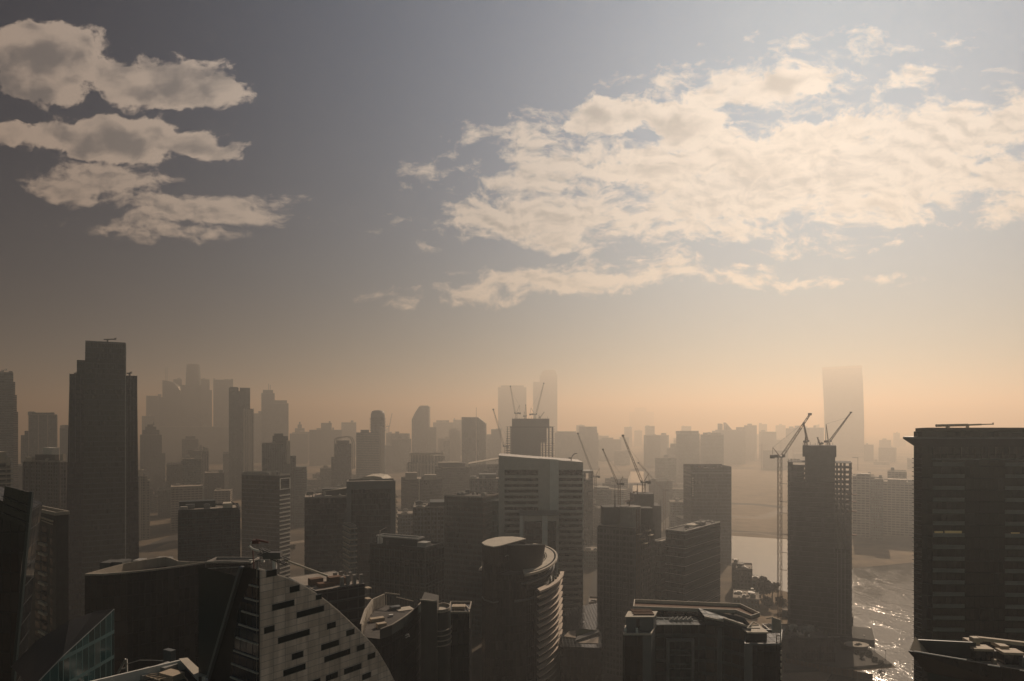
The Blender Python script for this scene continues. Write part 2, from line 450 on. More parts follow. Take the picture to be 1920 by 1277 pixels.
def turn_to_view(t, px):
    """swing a block built square to the view axis so that its front looks at the viewer"""
    a = math.atan((px - CX) / F); t.rotation_euler.z = -a; t.scale.x = math.cos(a); return t

def bars(t, name, m, segs, w):
    """one part per bar"""
    for a, b in segs: MB().bar(a, b, w).build(name, m, t)

def tower(name, label, cat, poly, z1, fac, z0=0.0, group=None, roof=3, rm='roof', pm=None, par=1.1, band=None, fin=None, blocks=(), clad='grey'):
    """a plain high-rise: window wall, cladding in relief, roof, parapet, plant, upper blocks"""
    c = cen(poly); t = thing(name, label, cat, (c[0], c[1], z0), group)
    MB().prism(poly, z0, z1 - par * 0.9, top=False).build('wall', fac, t)
    if band or fin:
        q = MB()
        if band: bands(q, poly, z0 + 3, z1 - par - 1, *band)
        if fin: fins(q, poly, z0, z1 - par - 0.5, *fin)
        q.build('cladding', clad, t)
    roofing(t, poly, z1, par, roof, rm, pm)
    for (bp, bz0, bz1, nm, bf) in blocks:
        MB().prism(bp, bz0, bz1, top=True).build(nm, bf, t)
    return t
# ------------------------------------------------------------------ the ground
def ground():
    m = bpy.data.materials.new('city_ground'); m.use_nodes = True; nt = m.node_tree; g = G(nt); p = nt.nodes['Principled BSDF']
    oc = g.n('ShaderNodeTexCoord').outputs['Object']
    big = g.noise(oc, 0.006, 5, 0.6).outputs[0]; sm = g.noise(oc, 0.06, 6, 0.65).outputs[0]; fine = g.noise(oc, 0.5, 4, 0.7).outputs[0]
    vo = g.n('ShaderNodeTexVoronoi', feature='F1'); vo.inputs['Scale'].default_value = 0.022; g.put(vo.inputs['Vector'], oc)
    plot = g.sep(vo.outputs['Color'])[0]
    base = g.mix(g.rng(big, 0.42, 0.6), (0.075, 0.066, 0.056, 1), (0.24, 0.185, 0.13, 1))
    base = g.mix(g.m('MULTIPLY', g.rng(plot, 0.3, 0.7), 0.5), base, (0.10, 0.085, 0.07, 1))
    k = g.rng(g.m('ADD', g.m('MULTIPLY', sm, 0.6), g.m('MULTIPLY', fine, 0.4)), 0.3, 0.7, 0.6, 1.35, False)
    g.put(p.inputs['Base Color'], g.v('MULTIPLY', g.xyz(k, k, k), base)); p.inputs['Roughness'].default_value = 0.95
    p.inputs['Specular IOR Level'].default_value = 0.1
    q = MB(); q.face([(-9000, -600, 0), (9000, -600, 0), (12000, 24000, 0), (-12000, 24000, 0)])
    structure('ground', q, m)
ground()
def gp(px, py, z=0.0):
    """the spot on the ground that the sight line through a column and a row meets"""
    d = (H - z) * F / (py - HY); return (gx(px, d), d)
def strip(name, pts, w, z, m):
    q = MB(); P = [Vector(p) for p in pts]; L = []; Rr = []
    for i, p in enumerate(P):
        t = (P[min(i + 1, len(P) - 1)] - P[max(i - 1, 0)]).normalized(); n = Vector((-t.y, t.x)) * w / 2
        L.append(p + n); Rr.append(p - n)
    for i in range(len(P) - 1):
        q.face([(Rr[i].x, Rr[i].y, z), (Rr[i+1].x, Rr[i+1].y, z), (L[i+1].x, L[i+1].y, z), (L[i].x, L[i].y, z)])
    return structure(name, q, m)
M['asphalt'] = mat('asphalt', (0.05, 0.048, 0.046), 0.9, 0.2, var=0.3, scale=0.1)
M['paint'] = mat('road_paint', (0.55, 0.53, 0.48), 0.8, 0.2, var=0.3)
M['paving'] = mat('paving', (0.24, 0.20, 0.16), 0.85, 0.2, var=0.3, scale=0.1)
M['sand'] = mat('sand', (0.27, 0.22, 0.165), 0.95, 0.1, var=0.35, scale=0.02)
M['lawn'] = mat('lawn', (0.045, 0.06, 0.025), 0.95, 0.1, var=0.35, scale=0.3)
M['quay'] = mat('quay_stone', (0.05, 0.048, 0.044), 0.85, 0.2)

def water_mat(name, ior, wave, lo):
    m = bpy.data.materials.new(name); m.use_nodes = True; nt = m.node_tree; g = G(nt); p = nt.nodes['Principled BSDF']
    p.inputs['Base Color'].default_value = (0.035, 0.035, 0.032, 1)
    p.inputs['Roughness'].default_value = 0.13; p.inputs['IOR'].default_value = ior; p.inputs['Specular IOR Level'].default_value = 0.5
    oc = g.n('ShaderNodeTexCoord').outputs['Object']
    w1 = g.noise(g.v('MULTIPLY', oc, (0.8, 1.0, 1)), 0.5, 3, 0.55).outputs[0]
    w2 = g.noise(oc, 0.05, 3, 0.5).outputs[0]
    # wind patches: ruffled and calm water
    pt = g.rng(g.noise(g.v('MULTIPLY', oc, (1.0, 0.55, 1)), 0.03, 5, 0.65, dist=1.2).outputs[0], 0.44, 0.62, lo, 1.0)
    bn = g.n('ShaderNodeBump'); bn.inputs['Distance'].default_value = 1.0
    g.put(bn.inputs['Strength'], 1.0)
    g.put(bn.inputs['Height'], g.m('ADD', g.m('MULTIPLY', g.m('MULTIPLY', w1, pt), wave), g.m('MULTIPLY', w2, 0.2)))
    g.put(p.inputs['Normal'], bn.outputs[0]); return m
def water():
    z = 0.10
    q = MB()
    # the near channel on the right, the basin behind the unfinished tower, and the far reach under the bridge
    def poly(pts): q.face([(x, y, z) for x, y in pts])
    near = [gp(1500, 1360), gp(1560, 1262), gp(1680, 1252), gp(1605, 1197), gp(1560, 1186), gp(1550, 1072), gp(1640, 1062), gp(1740, 1052), gp(2100, 1040), gp(2500, 1360)]
    poly(near); structure('water', q, water_mat('ruffled_water', 1.33, 0.30, 0.30)); q = MB()
    poly([gp(1330, 1050), gp(1372, 1062), gp(1412, 1088), gp(1450, 1104), gp(1485, 1112), gp(1485, 1012), gp(1330, 1002)])
    poly([gp(1090, 985), gp(1236, 985), gp(1300, 925), gp(1300, 884), gp(1182, 884), gp(1172, 915), gp(1090, 960)])
    structure('water', q, water_mat('calm_water', 2.3, 0.10, 0.3))
    # quay wall and promenade point
    k = MB(); pt_ = [gp(1470, 1262), gp(1560, 1258), gp(1672, 1249), gp(1650, 1233), gp(1598, 1196), gp(1470, 1190)]
    k.prism(pt_, 0.02, 1.6); structure('promenade', k, 'quay')
water()
strip('road', [gp(190, 1040), gp(270, 1030), gp(335, 1004), gp(430, 1000)], 22, 0.012, 'asphalt')
strip('road', [gp(600, 1010), gp(520, 1022), gp(470, 1052), gp(440, 1120)], 16, 0.012, 'paving')
strip('road', [gp(1370, 944), gp(1420, 946), gp(1475, 952), gp(1560, 960)], 30, 0.012, 'asphalt')
strip('road', [gp(1370, 968), gp(1425, 972), gp(1475, 955), gp(1500, 945)], 24, 0.016, 'paving')
strip('road', [gp(1370, 998), gp(1420, 1000), gp(1478, 1009)], 9, 0.30, 'paving')
strip('road', [gp(1090, 1190), gp(1118, 1150), gp(1130, 1090), gp(1135, 1030)], 20, 0.012, 'asphalt')
q = MB(); q.face([(x, y, 0.008) for x, y in (gp(1330, 992), gp(1480, 1000), gp(1600, 930), gp(1600, 880), gp(1330, 880))])
structure('land', q, 'sand')

def bridge():
    d = 1500; c = (gx(1190, d), d)
    t = thing('road_bridge', 'long flat road bridge on thick piers over the hazy water', 'bridge', (c[0], c[1], 0))
    z = gz(908, d)
    MB().prism(front(1090, 1330, d, 26), z - 2.4, z, bot=True).build('deck', 'concrete', t)
    for s in (0.3, 25.2): MB().prism(front(1090, 1330, d + s, 0.5), z + 0.01, z + 1.3).build('railing', 'concrete', t)
    for px in (1120, 1184, 1250, 1310): MB().box(gx(px, d), d + 13, -0.5, 7, 18, z - 2.0).build('pier', 'concrete', t)
bridge()
# ------------------------------------------------------------------ towers, left half of the view
def facing(x0, x1, d, T, turn=0.0, mid=None):
    """outline whose front looks at the viewer: front edge from column x0 to x1"""
    pm = (x0 + x1) / 2 if mid is None else mid
    th = math.atan((CX - pm) / F) + R(turn); u = Vector((math.cos(th), math.sin(th))); n = Vector((-u.y, u.x))
    P = Vector((gx(pm, d), d))
    def hit(px):
        k = (px - CX) / F; return P + u * ((k * P.y - P.x) / (u.x - k * u.y))
    A, B = hit(x0), hit(x1)
    # the sides splay back along the sight lines a little less than the front, so they stay hidden
    return [tuple(A), tuple(B), tuple(B + n * T), tuple(A + n * T)]
def frustum(mb, pt, pb, z0, z1, top=True):
    n = len(pt); u = 0
    for i in range(n):
        j = (i + 1) % n; L = math.hypot(pb[j][0] - pb[i][0], pb[j][1] - pb[i][1])
        mb.face([(*pb[i][:2], z0), (*pb[j][:2], z0), (*pt[j][:2], z1), (*pt[i][:2], z1)], [(u, z0), (u + L, z0), (u + L, z1), (u, z1)]); u += L
    if top: mb.face([(*p[:2], z1) for p in pt])
    return mb
HZ = 'hazy towers along the skyline'
def ft(x0, x1, yt, d, T, fac, label, name='tower', group=None, roof=2, cat='tower', turn=0.0, steps=(), **kw):
    """tower given by its front columns, top row and depth; steps are further blocks (x0, x1, yt, set-back, T, fac)"""
    bl = []
    for (a, b, y, sb, TT, f2) in steps:
        bl.append((facing(a, b, d + sb, TT, turn, mid=(x0 + x1) / 2), 0.0 if y > yt else gz(yt, d) - 1.0, gz(y, d), 'upper_block' if y < yt else 'side_block', f2 or fac))
    return tower(name, label, cat, facing(x0, x1, d, T, turn), gz(yt, d), fac, group=group, roof=roof, blocks=bl, **kw)

ft(-40, 25, 697, 1025, 40, 'band_grey', 'dark stepped apartment tower cut off by the left edge of the photo', roof=2,
   steps=((22, 28.5, 715, 1.0, 36, 'balcony'), (27, 31.5, 740, 1.6, 34, 'balcony'), (30, 34, 772, 2.2, 30, 'balcony')))
ft(54, 107, 777, 1288, 45, 'grid_grey', 'square flat-topped hazy tower with a pale pier, left of the tall twin-winged tower',
   fin=(14, 1.2, 0.6), clad='beige', steps=((46, 54.5, 808, 2, 30, None), (39, 47, 816, 4, 28, None), (60, 101, 773.5, 8, 20, 'grid_grey')))
ft(112, 130, 802, 1462, 30, 'grid_grey', 'narrow hazy tower half hidden by the left wing of the tall twin-winged tower', roof=1, steps=((116, 128, 797, 4, 15, None),))
ft(33, 60, 872, 1200, 40, 'grid_brown', 'low dull block filling the gap below the square flat-topped tower', roof=2)

# cream apartment house at the very left
def cream_flats():
    d = 470; p = corner(-30, -6, 20, d, 50); t = tower('apartment_block', 'cream apartment block with sunlit balconies at the far left edge', 'building', p, gz(868, d), 'balcony', roof=1, clad='cream')
    q = MB(); bands(q, p, 6, gz(868, d) - 2, 3.3, 0.9, 0.9); q.build('balcony', 'cream', t)
    MB().prism(corner(-20, -6, 11, d + 3, 50), gz(868, d) - 2, gz(848, d)).build('penthouse', 'cream', t)
    MB().prism(corner(11.5, 13, 19, d + 3, 50), gz(868, d) - 2, gz(858, d)).build('penthouse', 'cream', t)
cream_flats()
def brown_flats():
    d = 605; z = gz(864, d); p = corner(45, 112, 124, d, 72)
    t = tower('apartment_block', 'brown apartment block with a sunlit white box on its roof', 'building', p, z, 'grid_brown', roof=2, fin=(7.0, 1.6, 0.8), clad='brown')
    MB().prism(corner(66, 103, 111, d + 4, 72), z - 1.5, gz(853, d)).build('penthouse', 'brown', t)
    MB().prism(corner(80, 96.5, 111, d + 6, 60), gz(853, d) - 0.5, gz(840, d)).build('lift_house', 'white', t)
    MB().prism(corner(48, 60, 66, d + 3, 72), z - 1, gz(858, d)).build('lift_house', 'beige', t)
    MB().prism(corner(112, 118, 124, d + 5, 72), z - 1, gz(852, d)).build('lift_house', 'beige', t)
brown_flats()

def twin_wing_tower():
    d = 500; t = thing('tower', 'tallest dark tower, a flat central slab between two lower blue glass wings', 'tower', (gx(197, d), d + 18, 0))
    c0 = facing(160, 235, d, 34); cb = facing(152.5, 242, d - 0.6, 35)
    q = MB(); frustum(q, c0, cb, 0, gz(642, d)); q.build('central_slab', 'glass_brown', t)
    q = MB()
    for i in range(1, 58):
        z = i * 3.8; f = z / gz(642, d)
        pp = [(b[0] + (a[0] - b[0]) * f, b[1] + (a[1] - b[1]) * f) for a, b in zip(c0, cb)]
        if i % 2 and z < gz(646, d): q.ring(offset(pp, 0.12), 0.3, z, z + 0.5)
    q.build('cladding', 'dark', t)
    lw = facing(130.5, 162, d + 4, 26, mid=197); lwb = facing(119, 160, d + 3.5, 27, mid=197)
    q = MB(); frustum(q, lw, lwb, 0, gz(703, d + 4)); q.build('side_wing', 'glass_blue', t)
    rw = facing(233, 257, d + 4, 26, mid=197); rwb = facing(238, 262, d + 3.5, 27, mid=197)
    q = MB(); frustum(q, rw, rwb, 0, gz(703, d + 4)); q.build('side_wing', 'glass_blue', t)
    q = MB(); fins(q, rw, 60, gz(703, d + 4) + 0.4, 1.9, 0.25, 0.25, faces=(0,)); fins(q, lw, 60, gz(703, d + 4) + 0.4, 3.8, 0.25, 0.2, faces=(0,)); q.build('cladding', 'grey', t)
    MB().prism(facing(144, 161, d + 6, 18, mid=197), gz(720, d), gz(677, d + 6)).build('shoulder_block', 'glass_dark', t)
    q = MB(); q.ring(facing(160, 235.2, d - 0.1, 34), 0.5, gz(644, d), gz(640.5, d)); q.build('parapet', 'grey', t)
    q = MB(); q.prism(facing(234.2, 236.6, d - 0.9, 0.7, mid=197), 0, gz(642, d)); q.build('corner_trim', 'plant', t)
    MB().prism(facing(178.5, 183, d - 0.35, 0.3, mid=197), gz(726, d), gz(701, d)).build('recess', 'black', t)
twin_wing_tower()

# ---- the far group behind it, fading into the haze
ft(274, 302, 742, 2875, 60, 'grid_grey', 'flat hazy tower at the left end of the far cluster', group=HZ, roof=1)
ft(266, 290, 780, 2500, 60, 'grid_grey', 'lower hazy block in front of the flat tower at the left of the far cluster', group=HZ, roof=1)
def sail_top():
    d = 2750; t = thing('tower', 'hazy tower with a quarter-round sail top and twin masts', 'tower', (gx(319, d), d, 0), HZ)
    x0, x1 = gx(304, d), gx(340, d); z0 = gz(745, d); zt = gz(713, d)
    q = MB(); q.prism(facing(298, 340, d, 40), 0, z0, top=True); q.build('wall', 'pier_grey', t)
    prof = [(x0, z0)] + [(x1 - (1 - math.cos(R(a))) * (x1 - x0) if False else x0 + (x1 - x0) * math.sin(R(a)), z0 + (zt - z0) * math.cos(R(a))) for a in range(90, -1, -10)][::1]
    q = MB(); fr = [(x, d + 2, z) for x, z in prof]; bk = [(x, d + 30, z) for x, z in prof]
    # prof runs base-left, then base-right up the arc to the top-left
    q.face(fr); q.face(bk[::-1])
    for i in range(len(fr)): j = (i + 1) % len(fr); q.face([fr[j], fr[i], bk[i], bk[j]])
    q.build('sail_crown', 'dark', t)
    for px in (308.5, 311): MB().bar((gx(px, d), d + 10, zt - 8), (gx(px, d), d + 10, gz(688, d)), 1.3).build('mast', 'steel', t)
sail_top()
ft(325, 341, 711, 2938, 45, 'grid_grey', 'narrow flat-topped hazy tower just left of the crowned far tower', group=HZ, roof=1)
def crowned():
    d = 2688; t = thing('tower', 'tallest tower of the far cluster with a tapering round crown', 'tower', (gx(357, d), d + 20, 0), HZ)
    cx = gx(357.5, d); r = (gx(371, d) - gx(344, d)) / 2
    MB().prism(facing(338, 377, d + 4, 50), 0, gz(722, d)).build('wall', 'pier_grey', t)
    q = MB(); b = arcpts(cx, d + 22, r, r, 0, 345, 23); tp = arcpts(cx, d + 22, r * .86, r * .86, 0, 345, 23)
    frustum(q, tp, b, gz(724, d), gz(684, d)); q.build('crown', 'pier_grey', t)
    MB().ring(arcpts(cx, d + 22, r * .84, r * .84, 0, 345, 23), 1.5, gz(684.1, d), gz(682.5, d)).build('crown_ring', 'steel', t)
crowned()
ft(372, 393, 711, 2812, 50, 'grid_grey', 'hazy tower shouldering the right side of the crowned far tower', group=HZ, roof=1, steps=((392, 397.5, 731, 4, 30, None),))
ft(400, 437, 712, 2750, 60, 'pier_grey', 'broad square hazy tower at the right of the far cluster', group=HZ, roof=2, steps=((400, 403, 710, 2, 10, None), (433, 437, 710, 2, 10, None)))
ft(300, 440, 800, 2562, 60, 'grid_grey', 'long hazy base block below the far cluster of towers', roof=2, group=HZ)
def ribbed_twin():
    d = 1375; t = thing('tower', 'slim tower of two shafts, the right one cream and ribbed', 'tower', (gx(450, d), d, 0))
    MB().prism(facing(429, 447.3, d, 30), 0, gz(727, d)).build('dark_shaft', 'pier_grey', t)
    MB().prism(facing(449.5, 469, d + 2, 30), 0, gz(727, d)).build('dark_shaft', 'pier_grey', t)
    MB().prism(facing(447, 450, d + 8, 20), 0, gz(733, d)).build('link', 'dark', t)
    q = corner(452.5, 459, 475, d - 8, 33); MB().prism(q, 0, gz(767, d)).build('ribbed_shaft', 'pier_cream', t)
    b = MB(); fins(b, q, 0, gz(766, d), 3.2, 1.4, 0.9, faces=(0, 3)); b.build('cladding', 'cream', t)
    MB().ring(facing(431, 446, d + 4, 20), 1.0, gz(727, d), gz(725.5, d)).build('parapet', 'grey', t)
ribbed_twin()
ft(475, 492, 775, 2625, 40, 'grid_grey', 'hazy block to the left of the hazy pair with a thin mast', group=HZ, roof=1)
def mast_pair():
    d = 2375; t = tower('tower', 'hazy tower carrying a thin mast, taller of a pair', 'tower', facing(490, 515, d, 45), gz(737, d), 'pier_grey', group=HZ, roof=1)
    MB().prism(facing(493, 512, d + 5, 30), gz(738, d), gz(731, d)).build('upper_block', 'pier_grey', t)
    MB().bar((gx(501, d), d + 15, gz(732, d)), (gx(501, d), d + 15, gz(719, d)), 1.4).build('mast', 'steel', t)
    MB().bar((gx(504, d), d + 15, gz(732, d)), (gx(504, d), d + 15, gz(721, d)), 1.2).build('mast', 'steel', t)
mast_pair()
ft(511, 541, 756, 2312, 50, 'pier_grey', 'broader hazy tower right beside the one with the thin mast', group=HZ, roof=1, steps=((514, 538, 750.5, 5, 30, None),))
ft(553, 571, 803, 2938, 45, 'grid_grey', 'faint tower with a small pointed top in the gap of the skyline', group=HZ, roof=0, steps=((558, 566, 796, 6, 16, None), (560.5, 563.5, 791, 9, 8, None)))
ft(543, 577, 813, 2562, 60, 'grid_grey', 'wide faint block below the small pointed top', group=HZ, roof=1)
ft(580, 603, 806, 2438, 50, 'pier_grey', 'ribbed faint block, left of three joined faint blocks', group=HZ, roof=1)
ft(602, 622, 793, 2500, 50, 'grid_grey', 'tallest of three joined faint blocks', group=HZ, roof=1)
ft(621, 641, 806, 2562, 50, 'grid_grey', 'right and lowest of three joined faint blocks', group=HZ, roof=1)
ft(640, 668, 792, 3062, 60, 'grid_grey', 'very faint square tower behind the hoop-topped tower', group=HZ, roof=1)
# ---- nearer middle distance, left
def spired():
    d = 1515; t = tower('tower', 'stepped dull tower with a small spire, right of the tall twin-winged tower', 'tower', facing(263, 303, d, 40), gz(815, d), 'grid_brown', roof=0, fin=(6, 1.2, .6), clad='brown')
    for a, b, y in ((267, 299, 806), (272, 293, 800), (276, 287, 796)): MB().prism(facing(a, b, d + (815 - y) * .5, 20), gz(816, d), gz(y, d)).build('upper_block', 'grid_brown', t)
    q = MB(); q.tube([(gx(281, d), d + 16, gz(797, d)), (gx(281, d), d + 16, gz(790, d))], [2.2, .2], 8); q.build('spire', 'brown', t)
    MB().prism(facing(302, 310, d + 6, 30), 0, gz(850, d)).build('side_block', 'grid_brown', t)
spired()
def crown_block():
    d = 885; t = tower('apartment_block', 'beige block with a sunlit crown, tucked beside the tall twin-winged tower', 'building', facing(250, 276, d, 26), gz(893, d), 'grid_beige', roof=1, fin=(8, 1.8, .8), clad='beige')
    MB().ring(facing(252, 269, d + 3, 14), 1.2, gz(893, d), gz(882, d)).build('roof_crown', 'cream', t)
    MB().prism(facing(274, 281, d + 2, 16), 0, gz(901, d)).build('side_block', 'grid_beige', t)
crown_block()
ft(341, 372, 823, 1725, 50, 'grid_brown', 'dull stepped block below the far cluster', roof=1, steps=((348, 366, 818, 6, 24, None),))
def golden():
    d = 1375; p = corner(352, 378, 391, d, 40); t = tower('apartment_block', 'brown block whose roof turrets and right edge catch the sun', 'building', p, gz(846, d), 'grid_brown', roof=0, fin=(5, 1, .6), clad='beige')
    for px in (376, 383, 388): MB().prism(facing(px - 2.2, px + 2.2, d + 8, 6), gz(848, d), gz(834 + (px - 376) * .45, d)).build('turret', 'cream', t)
golden()
ft(312, 353, 870, 1200, 50, 'grid_brown', 'flat brown apartment slab, left of the block with sunlit turrets', roof=2)
ft(342, 378, 860, 1130, 40, 'grid_grey', 'grey slab standing in front of the block with sunlit turrets', roof=2)
ft(320, 380, 912, 955, 40, 'balcony', 'low apartment block with curved pale balconies behind the wide dark office block', roof=2)
ft(384, 420, 886, 1060, 40, 'grid_brown', 'dull ribbed block left of the slim tower of two shafts', roof=2, fin=(4, 1, .6), clad='brown')
ft(418, 432, 850, 1550, 30, 'pier_grey', 'narrow dim slab against the left foot of the slim two-shaft tower', roof=1)
ft(296, 322, 918, 1095, 40, 'grid_brown', 'small dull block at the foot of the stepped spired tower', roof=1)
def dark_stepped():
    d = 990; t = tower('tower', 'dark stepped tower with a sunlit corner, in front of the hazy mast pair', 'tower', facing(491, 531, d, 30), gz(831, d), 'pier_grey', roof=1)
    MB().prism(corner(511, 534, 540, d + 3, 40), 0, gz(818, d)).build('upper_block', 'pier_grey', t)
    MB().prism(facing(514, 531, d + 8, 12), gz(819, d), gz(813, d)).build('lift_house', 'grey', t)
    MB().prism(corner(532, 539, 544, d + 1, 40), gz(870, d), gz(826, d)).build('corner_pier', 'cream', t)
    MB().prism(facing(538, 555, d + 5, 25), 0, gz(855, d)).build('side_block', 'pier_grey', t)
    MB().prism(facing(553, 575, d + 2, 25), 0, gz(876, d)).build('side_block', 'grid_grey', t)
    q = MB(); bands(q, facing(569, 575.5, d + 1, 20), 30, gz(880, d), 3.6, 1.2, 0.6); q.build('balcony', 'grey', t)
dark_stepped()
def striped():
    d = 605; p = corner(453, 524, 543.5, d, 68); z = gz(890, d)
    t = tower('office_tower', 'grey glass office tower with white stripes on its sunlit right face', 'tower', p, z, 'glass_dark', roof=4, pm='plant')
    a, b = Vector(p[0]), Vector(p[1]); L = (b - a).length; u = (b - a) / L; n = Vector((u.y, -u.x))
    q = MB(); zz = 6.0
    while zz < gz(925, d):
        f = [tuple(a + n * .05), tuple(b + n * .05), tuple(b + n * .6), tuple(a + n * .6)]
        q.prism([f[3], f[2], f[1], f[0]], zz, zz + 1.2, bot=True); zz += 3.8
    q.build('cladding', 'white', t)
    q = MB(); o = n * .35
    A, B = a + o, b + o
    for (p0, p1, z0, z1) in ((0.02, 0.98, 898, 899.6), (0.02, .98, 918, 919.6)): q.bar((A + u * L * p0).to_3d() + V(0, 0, gz(z0, d)), (A + u * L * p1).to_3d() + V(0, 0, gz(z0, d)), .7)
    for k in (0.04, 0.96): q.bar((A + u * L * k).to_3d() + V(0, 0, gz(919, d)), (A + u * L * k).to_3d() + V(0, 0, gz(898, d)), .7)
    q.build('frame', 'white', t)
    q = MB(); bands(q, p, 8, z - 4, 3.8, 0.35, 0.12); q.build('mullion', 'grey', t)
    MB().ring(facing(455, 520, d + 9, 10), .6, z - 1, gz(886, d)).build('roof_screen', 'plant', t)
striped()
def wide_dark():
    d = 400; z = gz(954, d); p = facing(334, 450, d, 26)
    t = tower('office_block', 'wide dark office block with sunlit clutter on its flat roof', 'building', p, z, 'glass_dark', roof=5, rm='roof', pm='dark')
    q = MB(); bands(q, p, 10, z - 4, 3.8, .4, .2); fins(q, p, 5, z - 3, 4.5, .4, .3, faces=(0,)); q.build('cladding', 'dark', t)
    MB().prism(facing(336, 404, d + 14, 8), z - 1, gz(945, d)).build('roof_screen', 'dark', t)
    MB().prism(facing(418, 436, d + 8, 9), z - 1, gz(947, d)).build('lift_house', 'cream', t)
    q = MB(); q.tube([at(434, 941, d + 10), at(440, 944, d + 8), at(446, 950, d + 5), at(450, 957, d + 2)], .35, 6); q.build('arched_rib', 'steel', t)
wide_dark()
def hooped():
    d = 1235; t = thing('tower', 'dark tower under a rounded hoop frame, with a lower block on its left', 'tower', (gx(643, d), d, 0))
    MB().prism(facing(628, 659, d, 26), 0, gz(832, d)).build('wall', 'glass_dark', t)
    MB().prism(facing(621, 640, d - 3, 22), 0, gz(857, d)).build('side_block', 'glass_dark', t)
    q = MB(); P = [at(627.6, 860, d), at(627.6, 824, d), at(632, 821, d), at(640, 820, d), at(650, 818.5, d), at(656, 820, d), at(660, 826, d), at(661, 832, d), at(661, 880, d)]
    for dd in (0, 14):
        for i in range(len(P) - 1): q.bar(P[i] + V(0, dd, 0), P[i + 1] + V(0, dd, 0), 2.0)
    q.build('hoop_frame', 'beige', t)
    MB().prism(facing(632, 655, d + 5, 10), gz(833, d), gz(826, d)).build('lift_house', 'dark', t)
hooped()
def dome_top():
    d = 1462; t = thing('tower', 'banded hazy tower with a rounded domed top and balcony tiers', 'tower', (gx(700, d), d + 20, 0))
    cx = gx(705, d); r = (gx(718.5, d) - gx(692, d)) / 2; cy = d + 20
    circ = lambda k: arcpts(cx, cy, r * k, r * k, 0, 348, 29)
    MB().prism(circ(1), 0, gz(782, d), top=False).build('round_shaft', 'band_grey', t)
    q = MB(); pr = [(1, 782), (1.0, 778), (.93, 774), (.8, 771), (.55, 769.3), (.2, 768.8)]
    for (a, y0), (b, y1) in zip(pr, pr[1:]): frustum(q, circ(b), circ(a), gz(y0, d), gz(y1, d), top=(b == .2))
    q.build('dome', 'grey', t)
    q = MB()
    for i in range(9): q.ring(circ(1.14), 2.0, gz(808 - i * 2.9, d), gz(806.8 - i * 2.9, d))
    q.build('balcony', 'grey', t)
    p = facing(668, 712, d - 2, 30); MB().prism(p, 0, gz(811, d)).build('wall', 'band_grey', t)
    q = MB(); bands(q, p, 10, gz(813, d), 3.7, 1.0, .5); q.build('cladding', 'beige', t)
    MB().prism(facing(676, 692, d + 4, 12), gz(812, d), gz(806, d)).build('lift_house', 'grey', t)
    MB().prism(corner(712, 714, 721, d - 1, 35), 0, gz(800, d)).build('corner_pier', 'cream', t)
dome_top()
ft(724, 734, 812, 2562, 26, 'grid_grey', 'small hazy tower top with a crane standing on it', group=HZ, roof=1)
ft(735, 771, 823, 2162, 50, 'grid_grey', 'plain wide hazy block right of the dome-topped tower', group=HZ, roof=2)
ft(716, 742, 835, 2250, 40, 'grid_grey', 'low hazy block touching the dome-topped tower on its right', group=HZ, roof=1)
def slant_top():
    d = 2250; t = thing('tower', 'hazy tower with one slanting shoulder at its top left', 'tower', (gx(788, d), d, 0), HZ)
    P = [(772, 1000), (804, 1000), (804, 762), (786, 762), (778, 774), (772, 787)]
    f = [at(x, y, d) for x, y in P]; b = [p + V(0, 40, 0) for p in f]
    for v in (f[0], f[1], b[0], b[1]): v.z = 0
    q = MB(); q.face(f); q.face(b[::-1])
    for i in range(len(f)): j = (i + 1) % len(f); q.face([f[j], f[i], b[i], b[j]])
    q.build('wall', 'pier_grey', t)
    MB().prism(facing(803, 818, d + 5, 30), 0, gz(801, d)).build('side_block', 'pier_grey', t)
    MB().prism(facing(788, 803, d + 6, 20), gz(763, d), gz(760.5, d)).build('parapet', 'grey', t)
slant_top()
ft(812, 850, 792, 3125, 60, 'grid_grey', 'faint block with stepped roofline behind the slant-topped tower', group=HZ, roof=1, steps=((818, 842, 788, 8, 20, None),))
ft(850, 866, 787, 3250, 40, 'grid_grey', 'faint narrow tower left of the chamfered dark tower', group=HZ, roof=1)
ft(842, 863, 808, 2250, 40, 'pier_cream', 'pale ribbed hazy tower left of the chamfered dark tower', group=HZ, roof=1, steps=((845, 858, 803, 6, 16, None),))
ft(831, 843, 826, 2162, 40, 'grid_grey', 'low hazy block left of the pale ribbed tower', group=HZ, roof=1)
def chamfered():
    d = 1638; t = thing('tower', 'dark grey tower with a chamfered right corner and thin roof mast', 'tower', (gx(888, d), d, 0))
    P = [(865.5, 1000), (911, 1000), (911, 794), (896, 782.5), (865.5, 782)]
    f = [at(x, y, d) for x, y in P]; b = [p + V(0, 45, 0) for p in f]
    for v in (f[0], f[1], b[0], b[1]): v.z = 0
    q = MB(); q.face(f); q.face(b[::-1])
    for i in range(len(f)): j = (i + 1) % len(f); q.face([f[j], f[i], b[i], b[j]])
    q.build('wall', 'glass_brown', t)
    MB().prism(facing(892, 894, d - .8, .7), 200 * 0 + 20, gz(782, d) + .3).build('corner_trim', 'cream', t)
    MB().bar(at(893, 783, d + 10), at(893, 764, d + 10), .8).build('mast', 'steel', t)
chamfered()
ft(912, 922, 816, 2250, 30, 'grid_grey', 'dim block between the chamfered tower and the unfinished tower with five cranes', group=HZ, roof=1)
ft(921, 940, 805, 2162, 40, 'grid_grey', 'dim stepped tower just left of the unfinished tower with five cranes', group=HZ, roof=1, steps=((915, 922, 822, 1, 30, None),))
